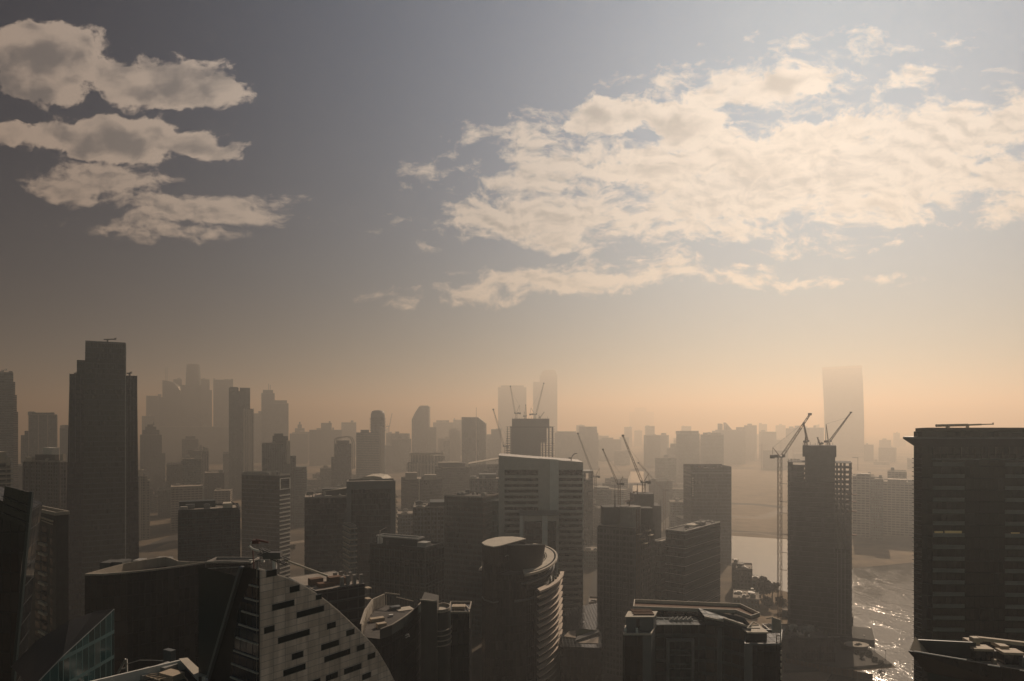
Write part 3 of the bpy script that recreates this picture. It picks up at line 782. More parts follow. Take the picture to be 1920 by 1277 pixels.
def classical():
    d = 1200; z = gz(866, d); p = facing(764, 814, d, 40)
    t = tower('apartment_block', 'cream colonnaded block with a balustrade, in the hazy middle distance', 'building', p, z, 'pier_cream', roof=2, fin=(5.5, 1.6, 1.0), clad='cream')
    MB().prism(facing(770, 812, d + 4, 26), z - 1, gz(853, d)).build('attic', 'pier_cream', t)
    MB().ring(facing(768, 833, d + 2, 30), .8, gz(853, d), gz(850, d)).build('balustrade', 'cream', t)
    MB().prism(facing(814, 833, d + 3, 36), 0, gz(854, d)).build('side_block', 'pier_cream', t)
    q = MB(); q.ring(facing(763, 815, d - 1, 41), 2, z - 6, z - 4.6); q.build('cornice', 'cream', t)
classical()
def plain_pair():
    d = 850; p = corner(752, 786, 829, d, 40); t = tower('office_block', 'plain olive-grey block with a light corner strip, below the cream colonnade', 'building', p, gz(898, d), 'glass_brown', roof=3)
    c = p[0]; MB().box(c[0], c[1] - .4, 0, 1.2, 1.2, gz(898, d) - .5).build('corner_trim', 'cream', t)
    MB().prism(facing(760, 782, d + 5, 14), gz(900, d), gz(887, d)).build('lift_house', 'beige', t)
    MB().prism(facing(796, 818, d + 5, 14), gz(900, d), gz(891, d)).build('lift_house', 'beige', t)
plain_pair()
def lit_edge():
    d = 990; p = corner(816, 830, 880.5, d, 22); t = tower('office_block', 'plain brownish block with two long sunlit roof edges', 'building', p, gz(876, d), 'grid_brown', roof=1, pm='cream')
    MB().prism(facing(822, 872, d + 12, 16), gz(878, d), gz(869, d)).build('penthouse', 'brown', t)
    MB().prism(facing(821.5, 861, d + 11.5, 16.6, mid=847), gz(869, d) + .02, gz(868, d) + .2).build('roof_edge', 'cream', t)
lit_edge()
def long_roof():
    d = 1130; t = thing('hall', 'low long building with a bright sloping roof, left of the white banded tower', 'building', (gx(910, d), d, 0))
    MB().prism(facing(878, 948, d, 50), 0, gz(874, d), top=False).build('wall', 'grid_brown', t)
    a, b = at(876, 870, d - 1), at(948, 858, d - 1); q = MB(); w = V(0, 52, 0); th = V(0, 0, -1.5)
    q.face([a, b, b + w, a + w]); q.face([a + th, b + th, b, a]); q.face([a + w + th, b + w + th, b + th, a + th]); q.build('roof', 'cream', t)
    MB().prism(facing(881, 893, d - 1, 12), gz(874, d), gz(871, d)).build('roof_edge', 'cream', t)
long_roof()
def dark_flats():
    d = 745; t = tower('apartment_block', 'dark apartment block with cluttered roof pressed against the white banded tower', 'building', facing(881, 946, d, 30), gz(897, d), 'grid_grey', roof=6, fin=(4.5, 1, .6), clad='grey')
    MB().prism(facing(898, 930, d + 6, 14), gz(899, d), gz(890, d)).build('lift_house', 'grey', t)
dark_flats()
def terrace_block():
    d = 500; z = gz(931, d); p = facing(571, 651, d, 40)
    t = tower('office_block', 'dark block with sunlit roof terrace and awnings, left of the portal-framed tower', 'building', p, z, 'glass_dark', roof=7, rm='roof')
    q = MB(); bands(q, p, 6, z - 3, 3.7, .5, .2); q.build('cladding', 'dark', t)
    MB().prism(facing(604, 650, d + 18, 12), z - 1, gz(921, d)).build('penthouse', 'concrete_dark', t)
    a, b = at(603, 921, d + 15), at(650, 915, d + 15); q = MB(); q.face([a, b, b + V(0, 8, 0), a + V(0, 8, 0)]); q.face([a + V(0, 8, -.5), b + V(0, 8, -.5), b + V(0, 0, -.5), a + V(0, 0, -.5)]); q.face([a + V(0, 0, -.5), b + V(0, 0, -.5), b, a]); q.build('awning', 'cream', t)
terrace_block()
def portal():
    d = 465; z = gz(902, d); p = facing(650, 741, d, 26)
    t = tower('office_tower', 'dark glass tower set in a plain grey portal frame', 'tower', p, z - .5, 'grey', roof=1)
    MB().prism(facing(658.5, 732, d - .7, .6, mid=695), 0, gz(917, d)).build('glazing', 'glass_dark', t)
    q = MB(); bands(q, facing(658.5, 732, d - .8, .6, mid=695), 4, gz(919, d), 3.8, .3, .1); q.build('mullion', 'dark', t)
    MB().prism(facing(649.5, 658.4, d - 1.6, 1.5, mid=695), 0, z + .1).build('frame', 'grey', t)
    MB().prism(facing(732.1, 741.5, d - 1.6, 1.5, mid=695), 0, z + .1).build('frame', 'grey', t)
    MB().prism(facing(658.5, 732, d - 1.6, 1.5, mid=695), gz(917, d), z + .1, bot=True).build('frame', 'grey', t)
    q = MB(); bands(q, facing(739, 745, d + 3, 14, mid=695), 20, gz(925, d), 3.6, .9, .2); q.build('balcony', 'cream', t)
    dm = d + 30
    q = MB(); pr = [at(664, 903, dm), at(672, 898, dm), at(684, 893.5, dm), at(700, 892.5, dm), at(714, 894.5, dm), at(722, 900, dm), at(722, 904, dm)]
    for i in range(len(pr) - 1): a, b = pr[i], pr[i + 1]; q.face([a, b, b + V(0, 26, 0), a + V(0, 26, 0)])
    base = [pr[0], *pr[1:]]; q.face([V(pr[0].x, pr[0].y, z - 6)] + [V(pr[-1].x, pr[-1].y, z - 6)] + pr[::-1]); q.build('vaulted_roof', 'cream', t)
portal()
def slim_annex():
    d = 430; t = tower('apartment_block', 'pale narrow annex with small windows at the foot of the portal-framed tower', 'building', corner(644, 656, 668, d, 30), gz(985, d), 'grid_grey', roof=0)
    q = MB(); bands(q, corner(644, 656, 668, d, 30), 8, gz(988, d), 3.6, .8, .5); q.build('balcony', 'beige', t)
slim_annex()
ft(744, 783, 963, 675, 30, 'grid_grey', 'dim low block right of the portal-framed tower', roof=3)
def adjoining():
    d = 535; t = tower('office_block', 'dark irregular block with roof masts, left of the taller dark green-grey block', 'building', facing(775, 843, d, 36), gz(950, d), 'grid_grey', roof=6, fin=(3.4, .7, .5), clad='dark')
    MB().prism(facing(806, 840, d + 5, 20), gz(952, d), gz(943, d)).build('penthouse', 'dark', t)
adjoining()
def green_grey():
    d = 480; p = corner(833, 905, 937, d, 66); t = tower('office_block', 'tall dark green-grey office block left of the round black tower', 'building', p, gz(931, d), 'glass_teal', roof=5, rm='roof_dark', clad='dark', band=(3.8, .4, .15))
    for px in (845, 858, 870): MB().bar(at(px, 932, d + 12), at(px, 928, d + 12), .3).build('mast', 'steel', t)
    MB().prism(facing(905, 940, d + 14, 16), 0, gz(943, d)).build('side_block', 'glass_teal', t)
green_grey()
def antenna_block():
    d = 330; z = gz(1027, d); p = corner(694, 797, 832, d, 66)
    t = tower('office_block', 'dark block with a long raised roof box and an antenna cluster', 'building', p, z, 'glass_dark', roof=3, rm='roof_dark', pm='dark')
    a, b = Vector(p[0]), Vector(p[1]); q = MB(); fins(q, p, 0, z - 2, 3.0, .35, .3, faces=(0, 3)); bands(q, p, 2, z - 3, 11.4, .6, .25); q.build('cladding', 'dark', t)
    zz = z - 1.1
    e = corner(706, 783, 795, d + 8, 66); MB().prism(e, zz, gz(1012, d + 8)).build('penthouse', 'dark', t)
    MB().ring(offset(e, .25), .8, gz(1012, d + 8) - .05, gz(1009.6, d + 8)).build('penthouse_rim', 'plant', t)
    return t, zz
antenna_block()
def antennas():
    d = 342; t = thing('antenna_mast', 'white antenna cluster with a slanted top bar on a dark roof', 'antenna', (gx(712, d), d, gz(1021, d)))
    q = MB()
    q.bar(at(712, 1022, d), at(712, 1000, d), .3); q.bar(at(708, 1021, d), at(712, 1006, d), .2); q.bar(at(716, 1021, d), at(712, 1006, d), .2); q.build('tripod', 'steel', t)
    for px, y0, y1 in ((709, 1019, 1007), (711, 1020, 1003), (714.5, 1019, 1006), (717, 1018, 1008)): MB().box(gx(px, d), d - .6, gz(y0, d), .5, .3, gz(y1, d) - gz(y0, d)).build('panel_antenna', 'white', t)
    q = MB(); q.bar(at(711, 996, d), at(724, 989, d), .3); q.bar(at(712, 1000, d), at(714, 994, d), .3); q.build('top_bar', 'cream', t)
    q = MB(); q.bar(at(695, 1002, d), at(706, 999, d), .15); q.build('side_arm', 'steel', t)
antennas()
# ------------------------------------------------------------------ centre and right
FAC['glass_black'] = facade('black_ribbed_glass', (0.008, 0.010, 0.012), (0.013, 0.015, 0.016), 3.8, 1.6, .06, .10, rough=.08, spec=.4, jitter=.8)
def unfinished(name, label, d, T, xs, y0, slab_z, cols, core, extra=(), net=None, zb=0.0, colw=0.8):
    t = thing(name, label, 'unfinished tower', (gx((xs[0] + xs[1]) / 2, d), d, 0))
    for z in slab_z: MB().prism(front(xs[0], xs[1], d, T), z - 0.32, z, bot=True).build('floor_slab', 'concrete_dark', t)
    zt, zl = max(slab_z), min(slab_z)
    for px in cols:
        q = MB()
        for dd in (1.0, T / 2, T - 1.0): q.box(gx(px, d), d + dd, zl, colw, colw, zt - zl - 0.32)
        q.build('column', 'concrete_dark', t)
    for (a, b, y, sb, TT, nm, m, ylow) in core:
        MB().prism(front(a, b, d + sb, TT), 0.0 if ylow is None else gz(ylow, d), gz(y, d), bot=True).build(nm, m, t)
    return t
def five_crane_tower():
    d = 1025; zs = [gz(800, d) - 3.6 * i for i in range(15)]
    t = unfinished('unfinished_tower', 'unfinished concrete tower top with five cranes, behind the white banded tower', d, 30, (948.5, 1041), 800, zs,
        (951.5, 957, 1018, 1024, 1030, 1037), ((960, 1030, 785, 3, 24, 'core', 'concrete_dark', 803), (958, 1014, 800.5, -0.5, 26, 'core', 'concrete_dark', None), (966, 1025, 786, 6, 18, 'core', 'concrete_dark', 830), (957, 1033, 862, 0.8, 28, 'wall', 'pier_grey', None)))
    r = random.Random(4)
    bars(t, 'starter_bar', 'steel', [((gx(961 + i * 4.4, d), d + 4, gz(785, d)), (gx(961 + i * 4.4, d), d + 4, gz(783.4 - r.random() * 2.4, d))) for i in range(16)], .35)
    q = MB(); q.prism(front(956, 1034, d - 1, .8), gz(800, d) - 1.6, gz(800, d) + .3); q.build('safety_screen', 'dark', t)
five_crane_tower()

def white_banded():
    d = 450; t = thing('tower', 'white banded office tower with a sloping top and two window bays', 'tower', (gx(1014, d), d + 15, 0))
    x = lambda px: gx(px, d); W = front(935, 1093, d, 34)
    zr = lambda X, Y: gz(854, d) - (X - x(935)) / (x(1093) - x(935)) * (gz(854, d) - gz(866.5, d))
    MB().prism(W, 0, zr).build('wall', 'white_band', t)
    # two recessed bays with one parapet strip per storey
    for (a, b, ya) in ((946, 1009, 881), (1048, 1091.5, 881)):
        zt = gz(ya, d); MB().prism(front(a, b, d - .25, .2), 6, zt).build('window_bay', 'glass_black', t)
        z = 8.0; rr = random.Random(int(a))
        while z < zt - 1.6:
            MB().prism(front(a - .3, b + .3, d - .95, .68), z, z + 1.75, bot=True).build('spandrel', 'white_band', t); z += 3.8
        q = MB()
        for i in range(1, int((b - a) / 5)): X = x(a + i * 5); q.prism([(X - .06, d - .42), (X + .06, d - .42), (X + .06, d - .26), (X - .06, d - .26)], 6, zt)
        q.build('mullion', 'dark', t)
    MB().prism(front(1031, 1047.4, d - 1.5, 1.49), 0, lambda X, Y: zr(X, Y) + .4).build('pier', 'white', t)
    MB().prism(front(1010, 1030.9, d - .7, .69), 0, lambda X, Y: zr(X, Y) + .2).build('pier', 'white_band', t)
    MB().prism(front(1092, 1093.6, d - .6, 8), 0, lambda X, Y: zr(X, Y) - 3).build('corner_trim', 'white', t)
    q = MB(); q.tube([at(1071, 866, d + 6), at(1071, 860, d + 6), at(1073, 855, d + 6), at(1077, 851, d + 6), at(1082, 850, d + 6)], .35, 6); q.box(gx(1069.5, d), d + 6, gz(861, d), 1.6, 1, .8); q.build('davit', 'steel', t)
    # lower annex with its own portal
    e = 430; MB().prism(front(975, 1047, e, 14), 0, gz(963, e)).build('annex', 'white_band', t)
    for (a, b) in ((983, 1016), (1027, 1043)): MB().prism(front(a, b, e - .2, .18), 4, gz(977, e)).build('window_bay', 'glass_dark', t)
    MB().prism(front(974.5, 980, e - 1.2, 1.18), 0, gz(963.5, e)).build('pier', 'white', t)
    MB().prism(front(1016.5, 1026.5, e - 1.2, 1.18), 0, gz(963.5, e)).build('pier', 'white', t)
    MB().prism(front(974, 1047.5, e - 1.8, 17), gz(966, e), gz(962, e), bot=True).build('annex_roof', 'grey', t)
M['white_band'] = mat('grey_white_panels', (0.46, 0.42, 0.38), 0.6, 0.35, var=0.12)
white_banded()
def gap_top():
    d = 745; t = thing('office_tower', 'hazy dark tower with a square hole in its crown, right of the white banded tower', 'tower', (gx(1104, d), d, 0))
    MB().prism(front(1094, 1112, d, 22), 0, gz(899, d)).build('wall', 'glass_dark', t)
    for a, b in ((1094, 1098.5), (1107.5, 1112)): MB().prism(front(a, b, d, 22), gz(899, d), gz(887, d)).build('crown_pier', 'glass_dark', t)
    MB().prism(front(1093.5, 1112.5, d - .5, 23), gz(887, d), gz(883, d), bot=True).build('crown_beam', 'grey', t)
gap_top()
ft(1112, 1146, 917, 955, 36, 'grid_grey', 'hazy unfinished block with ragged top under the left of the three tall cranes', roof=0, steps=((1114, 1142, 914.5, 4, 20, None),))
ft(1142, 1170, 936, 1060, 30, 'grid_grey', 'low hazy block beside the hazy ragged-topped block', roof=1)
ft(1040, 1122, 812, 2250, 60, 'pier_cream', 'wide hazy block with a colonnaded crown, right of the tower with five cranes', group=HZ, roof=0,
   steps=((1043, 1080, 809, 10, 30, 'pier_cream'), (1085, 1120, 806, 4, 40, None), (1086, 1119, 800, 9, 24, 'pier_cream')))
ft(1120, 1165, 824, 2750, 60, 'grid_grey', 'very faint long block behind the tall luffing cranes', group=HZ, roof=0, steps=((1128, 1150, 821, 8, 30, None),))
def far_flat():
    d = 3950; t = tower('tower', 'very faint broad flat tower, left of two beside the luffing cranes', 'tower', front(934, 987, d, 80), gz(726, d), 'pier_grey', group=HZ, roof=0)
    MB().prism(front(939, 982, d + 10, 50), gz(727, d), gz(722.5, d)).build('upper_block', 'pier_grey', t)
far_flat()
def far_round():
    d = 4000; t = tower('tower', 'very faint tall tower with a domed shoulder and side slab, right of two', 'tower', front(1013, 1045, d, 80), gz(703, d), 'pier_grey', group=HZ, roof=0)
    MB().prism(front(1016, 1043, d + 8, 60), gz(704, d), gz(697, d)).build('upper_block', 'pier_grey', t)
    MB().prism(front(1019, 1040, d + 14, 40), gz(698, d), gz(693.5, d)).build('upper_block', 'pier_grey', t)
    MB().prism(front(1000, 1014, d + 3, 50), 0, gz(716, d)).build('side_block', 'pier_grey', t)
    MB().bar(at(1001.5, 717, d + 20), at(1001.5, 706, d + 20), 1.6).build('mast', 'steel', t)
far_round()
ft(1180, 1226, 772, 8375, 80, 'pier_grey', 'barely visible tower group fading out above the bridge', group=HZ, roof=0, steps=((1190, 1212, 764, 10, 60, None),))
# hazy apartment towers right of centre
for (a, b, y, dd, lab, st) in (
    (1268, 1312, 813, 1900, 'hazy apartment tower with balconies down its left edge, left of a close pair', ((1275, 1310, 808, 4, 26, None),)),
    (1313, 1357, 815, 1935, 'hazy apartment tower, right of a close pair behind the curved-top tower', ((1318, 1352, 811.5, 4, 26, None),))):
    t = ft(a, b, y, dd, 40, 'band_grey', lab, group=HZ, roof=2, steps=st)
    q = MB(); bands(q, front(a - 1.8, a + 4, dd + 2, 20), 10, gz(y + 8, dd), 3.6, 1.4, .5); q.build('balcony', 'grey', t)
ft(1228, 1268, 858, 1638, 40, 'band_grey', 'lower hazy block left of the close pair of apartment towers', group=HZ, roof=2)
ft(1250, 1270, 840, 2110, 40, 'grid_grey', 'narrow hazy block between the lower block and the close pair', group=HZ, roof=1, steps=((1257, 1268, 832, 4, 20, None),))
def spiky():
    d = 2562; t = tower('tower', 'faint tower with four uneven fins on its crown, right of the close hazy pair', 'tower', front(1350, 1397.5, d, 60), gz(806, d), 'pier_grey', group=HZ, roof=0)
    for a, b, y0, y1 in ((1350, 1355, 794, 795), (1361, 1373, 791, 806), (1385, 1391, 801, 801), (1394, 1397.5, 801, 801)):
        q = MB(); X0, X1 = gx(a, d), gx(b, d); q.prism(front(a, b, d + 6, 30), gz(808, d), lambda X, Y: gz(y0, d) + (gz(y1, d) - gz(y0, d)) * max(0, min(1, (X - X0) / (X1 - X0)))); q.build('crown_fin', 'pier_grey', t)
spiky()
ft(1335, 1352, 808, 2750, 40, 'grid_grey', 'faint roof step just left of the tower with four uneven fins', group=HZ, roof=0)
ft(1430, 1478, 844, 2250, 60, 'grid_grey', 'pale hazy block behind the unfinished tower by the canal, under small hammerhead cranes', group=HZ, roof=1)
ft(1486, 1530, 850, 2438, 60, 'grid_grey', 'very faint block half hidden by the unfinished tower by the canal', group=HZ, roof=1)
def curved_slab():
    d = 3600; t = thing('tower', 'tall hazy slab with gently curved sides and flat top, behind the canal-side cranes', 'tower', (gx(1580, d), d, 0), HZ)
    L = [(1547, 1000), (1547, 880), (1546.3, 820), (1544.5, 760), (1542.3, 715), (1541, 688)]; Rr = [(1619, 1000), (1619.5, 880), (1619.8, 800), (1619, 760), (1617.8, 720), (1615.5, 686.5)]
    q = MB()
    for i in range(5):
        a, b, c, e = L[i], Rr[i], Rr[i + 1], L[i + 1]
        A, B, C_, E = [at(x, y, d) for x, y in (a, b, c, e)]
        if i == 0: A.z = B.z = 0
        w = V(0, 50, 0); q.face([A, B, C_, E]); q.face([B, B + w, C_ + w, C_]); q.face([A + w, A, E, E + w]); q.face([B + w, A + w, E + w, C_ + w])
    q.face([E, C_, C_ + w, E + w]); q.build('wall', 'band_grey', t)
    q = MB(); p = [at(1540.8, 691.5, d - .6), at(1616, 690.5, d - .6), at(1615.8, 686, d - .6), at(1540.6, 687.6, d - .6)]; q.face(p); q.face([v + V(0, .5, 0) for v in p][::-1]); q.build('parapet', 'concrete', t)
    MB().box(gx(1582, d), d + 20, gz(687, d), 10, 8, 2.5).build('roof_unit', 'steel', t); turn_to_view(t, 1580)
curved_slab()
ft(1620, 1638, 834, 2750, 40, 'grid_grey', 'small hazy block at the right foot of the tall curved slab', group=HZ, roof=1)
ft(1638, 1668, 866, 2500, 40, 'grid_grey', 'low hazy block stepping down right of the tall curved slab', group=HZ, roof=1)
ft(1701, 1724, 861, 2250, 40, 'grid_grey', 'hazy block touching the dark tower at the right edge', group=HZ, roof=1)
ft(1598, 1640, 893, 900, 40, 'balcony', 'sandy hazy apartment block right of the unfinished tower by the canal', group=HZ, roof=2, steps=((1606, 1632, 889, 4, 20, None),))
ft(1632, 1656, 898, 880, 36, 'grid_grey', 'slim darker hazy block between two sandy apartment blocks', group=HZ, roof=1)
ft(1655, 1728, 904, 910, 46, 'balcony', 'long sandy hazy apartment block left of the dark tower at the right edge', group=HZ, roof=3, steps=((1664, 1700, 900, 4, 20, None),))
ft(1664, 1700, 884, 1100, 40, 'balcony', 'hazy block rising behind the long sandy apartment block', group=HZ, roof=1)
# the curved-top tower and the terrace blocks by the basin
def curved_top():
    d = 745; t = thing('tower', 'dark green hazy tower with a dipping roofline beside the bright basin', 'tower', (gx(1333, d), d, 0))
    W = front(1296, 1371.5, d, 34); X0, X1 = gx(1296, d), gx(1371.5, d)
    def dip(X, Y): f = (X - X0) / (X1 - X0); return gz(873.5 + 5.5 * math.sin(math.pi * min(1, f * 1.15)) * .7 + 1.5 * f, d)
    n = 14; q = MB(); u0 = 0
    for i in range(n):
        a = X0 + (X1 - X0) * i / n; b = X0 + (X1 - X0) * (i + 1) / n
        q.face([(a, d, 0), (b, d, 0), (b, d, dip(b, 0)), (a, d, dip(a, 0))], [(a - X0, 0), (b - X0, 0), (b - X0, dip(b, 0)), (a - X0, dip(a, 0))])
    q.face([(X1, d, 0), (X1, d + 34, 0), (X1, d + 34, dip(X1, 0)), (X1, d, dip(X1, 0))]); q.face([(X0, d + 34, 0), (X0, d, 0), (X0, d, dip(X0, 0)), (X0, d + 34, dip(X0, 0))])
    q.face([(X1, d + 34, 0), (X0, d + 34, 0), (X0, d + 34, gz(873.5, d)), (X1, d + 34, gz(873.5, d))]); q.build('wall', 'glass_brown', t)
    z = gz(881, d); MB().prism(offset(W, -.5), z - .5, z, sides=False).build('roof', 'roof', t)
    MB().ring(offset(W, .1), .6, gz(888, d), gz(886, d)).build('cornice', 'grey', t)
    rr = random.Random(5)
    for i in range(9): MB().box(gx(1318 + i * 5.6, d), d + rr.uniform(4, 20), z, rr.uniform(1, 2.6), 2, rr.uniform(1.5, 4)).build('roof_unit', rr.choice(('steel', 'concrete', 'timber')), t)
    q = MB()
    for i in range(9): q.box(gx(1299, d), d - .25, gz(898 + i * 4, d), 1.2, .4, 1.2)
    q.build('service_windows', 'cream', t)
    MB().bar(at(1330, 874, d + 8), at(1331, 868, d + 8), .4).build('mast', 'steel', t)
curved_top()
def roofed_glass():
    d = 430; p = corner(1248, 1284, 1350.5, d, 50); z = gz(996, d)
    t = tower('office_block', 'dark glass office block with a pale-rimmed roof and slanting light lines', 'building', p, z, 'glass_dark', roof=5, rm='roof_dark', pm='plant', par=.7)
    q = MB(); bands(q, p, 4, z - 3, 5.6, .28, .12); q.build('cladding', 'plant', t)
    c = cen(p); MB().box(c[0], c[1] + 2, z - .7, 9, 6, 1.2, R(50)).build('skylight', 'cream', t)
    e = corner(1226, 1240, 1262, d + 10, 50); MB().prism(e, 0, gz(1022, d)).build('lower_wing', 'glass_dark', t); MB().ring(e, .4, gz(1022, d), gz(1019.5, d)).build('parapet', 'plant', t)
    MB().prism(offset(e, -.6), gz(1022, d) + .02, gz(1022, d) + .2).build('roof', 'roof', t)
roofed_glass()
ft(1372, 1385, 1056, 612, 20, 'grid_brown', 'small dark terrace block against the foot of the dipping-roof tower', roof=1)
ft(1380, 1411, 1066, 596, 26, 'grid_brown', 'stepped dark block with terrace stairs at the near shore of the basin', roof=2, steps=((1383, 1395, 1060, 4, 10, None),))
ft(1410, 1422, 1086, 580, 16, 'grid_grey', 'small low block between the stepped block and the dark trees', roof=1)
ft(1374, 1424, 1122, 540, 30, 'grid_grey', 'low sprawling podium with sunlit roof scraps below the basin', roof=8, par=.6)
# unfinished tower by the canal
def canal_tower():
    d = 480; zb = 3.0; zt = gz(867, d); zs = [zt - 3.5 * i for i in range(int((zt - zb) / 3.5) + 1)]
    t = unfinished('unfinished_tower', 'unfinished concrete tower by the canal with open floors down its right side', d, 30, (1475, 1597), 867, zs,
        (1477, 1482, 1570, 1577, 1584, 1595), ((1502, 1565.5, 836, 2, 22, 'core_formwork', 'concrete_dark', 857), (1505.5, 1562, 840, 3, 20, 'core', 'concrete_dark', None), (1480, 1564, 905, .5, 28, 'wall', 'net', None), (1564.5, 1592, 1030, 1.0, 27, 'wall', 'net', None), (1480, 1505, 878, 1.2, 26, 'wall', 'net', 910)))
    r = random.Random(9)
    bars(t, 'starter_bar', 'steel', [((gx(1505 + i * 4.7, d), d + 4, gz(836, d)), (gx(1505 + i * 4.7, d), d + 4, gz(834 - r.random() * 6, d))) for i in range(13)], .22)
    q = MB()
    for px in (1477, 1483, 1490, 1496): q.bar(at(px, 868, d), at(px, 861, d), .35)
    q.bar(at(1480, 862, d), at(1500, 862, d), .35); q.build('edge_frame', 'steel', t)
    for y in (927, 940, 958, 1002): MB().box(gx(1597, d), d + 6, gz(y, d), 6.5, 5, .5).build('loading_deck', 'timber', t)
    q = MB(); q.lattice(at(1470.5, 1190, d + 8), at(1470.5, 872, d + 8), 1.0, .14, 1.5); q.build('hoist_mast', 'steel', t)
    q = MB(); q.bar(at(1601, 880, d + 5), at(1601, 857, d + 5), .2); q.bar(at(1591, 856.5, d + 5), at(1602, 857, d + 5), .2); q.build('small_davit', 'steel', t)
    q = MB(); q.box(gx(1586, d), d + 12, 0, 38, 30, 3.2); q.build('plinth', 'concrete_dark', t)
    q = MB(); q.lattice(at(1594, 1192, d - 1.2), at(1594, 905, d - 1.2), 1.3, .15, 1.6); q.build('hoist_mast', 'steel', t); turn_to_view(t, 1536)
FAC['net'] = facade('debris_netting', (0.022, 0.025, 0.023), (0.062, 0.064, 0.060), 3.5, 2.2, 0.16, 0.05, rough=.8, spec=.1)
canal_tower()
# unfinished block with formwork cores, left of the pale-rimmed office block
def formwork_block():
    d = 400; p = corner(1121, 1190, 1226, d, 60); z = gz(991, d)
    t = tower('unfinished_block', 'unfinished block with concrete grid and a round core rising from its roof deck', 'unfinished tower', p, z, 'grid_raw', roof=0, par=.2, pm='concrete_dark', rm='roof', band=(3.5, .35, .5), fin=(4.2, .5, .45), clad='concrete_dark')
    cx, cy = gx(1183, d + 12), d + 14
    MB().prism(arcpts(cx, cy, 6.2, 6.2, 0, 345, 23), z - 1, gz(951, d + 8)).build('round_core', 'concrete', t)
    MB().prism(front(1131, 1166, d + 16, 12), z - 1, gz(951, d + 16)).build('core', 'concrete_dark', t)
    MB().prism(front(1199, 1224, d + 18, 10), z - 1, gz(953, d + 18)).build('core', 'concrete_dark', t)
    r = random.Random(3)
    bars(t, 'starter_bar', 'steel', [(at(1132 + i * 3.8, 951, d + 15), at(1132 + i * 3.8, 949.5 - r.random() * 3, d + 15)) for i in range(24)], .16)
    for i in range(5): 
        a, b = Vector(p[0]), Vector(p[1]); u = (b - a).normalized(); n = Vector((u.y, -u.x)); c = a + u * (4 + 5.5 * i) + n * 1.2
        MB().box(c.x, c.y, z - 4 - 3.5 * (i % 3), 4.5, 2.4, .3, R(60)).build('loading_deck', 'louvre', t)
    q = MB(); a = Vector(p[0]); q.lattice((a.x + 1.6, a.y - 1.4, 0), (a.x + 1.6, a.y - 1.4, gz(955, d)), 1.4, .16, 1.8); q.build('hoist_mast', 'timber', t)
FAC['grid_raw'] = facade('raw_concrete_grid', (0.018, 0.018, 0.018), (0.12, 0.113, 0.105), 3.5, 2.1, 0.22, 0.2, rough=.6, spec=.2)
formwork_block()
def core_tower():
    d = 535; t = thing('unfinished_tower', 'blank concrete core with a tall crane on top, behind the block with the round core', 'unfinished tower', (gx(1207, d), d, 0))
    MB().prism(front(1188.5, 1226, d, 18), 0, gz(926.5, d)).build('core', 'concrete_dark', t)
    MB().prism(front(1226, 1240, d + 2, 20), 0, gz(949, d)).build('side_core', 'concrete_dark', t)
    bars(t, 'starter_bar', 'steel', [(at(px, 927, d + 1), at(px, 924, d + 1)) for px in (1189, 1197, 1206, 1215, 1225)] + [(at(1238, 950, d + 3), at(1239, 938, d + 3))], .24)
core_tower()
ft(1093, 1122, 1032, 710, 30, 'grid_grey', 'dim low block in the gap right of the white banded tower', roof=2)

def infill():
    """the low city between the towers: blocks nothing tells apart at this distance"""
    r = random.Random(31); n = 0; tries = 0
    zones = ((262, 445, 905, 985), (440, 660, 890, 960), (560, 900, 880, 945), (1095, 1165, 930, 1010), (1228, 1300, 905, 1000), (20, 130, 930, 1000))
    while n < 84 and tries < 900:
        tries += 1; x0, x1, y0, y1 = zones[n % len(zones)]
        px = r.uniform(x0, x1); d = H * F / (r.uniform(y0, y1) - HY + 8)
        h = r.choice((9, 14, 18, 24, 32, 45)) * r.uniform(.8, 1.2); w = r.uniform(16, 42) / d * F
        yt = HY + (H - h) * F / d
        ft(px - w / 2, px + w / 2, yt, d, r.uniform(18, 34), r.choice(('grid_brown', 'grid_grey', 'balcony', 'band_grey', 'pier_grey')), 'indistinct low block in the haze between the mid-distance towers', name='low_block', cat='building', group='indistinct low blocks in the haze', roof=1, turn=r.uniform(-35, 35), rm=r.choice(('roof', 'roof_dark')))
        n += 1
    for i in range(46):
        px = r.choice((r.uniform(560, 935), r.uniform(1090, 1310), r.uniform(1395, 1545), r.uniform(1395, 1545), r.uniform(1620, 1720)))
        d = r.uniform(2300, 5200); h = r.uniform(40, 150); w = r.uniform(30, 70) / d * F
        ft(px - w / 2, px + w / 2, HY + (H - h) * F / d, d, 40, r.choice(('grid_grey', 'pier_grey', 'band_grey')), 'faint far block dissolving in the haze along the horizon', name='far_block', cat='building', group='faint far blocks along the horizon', roof=1, turn=r.uniform(-20, 20))
infill()
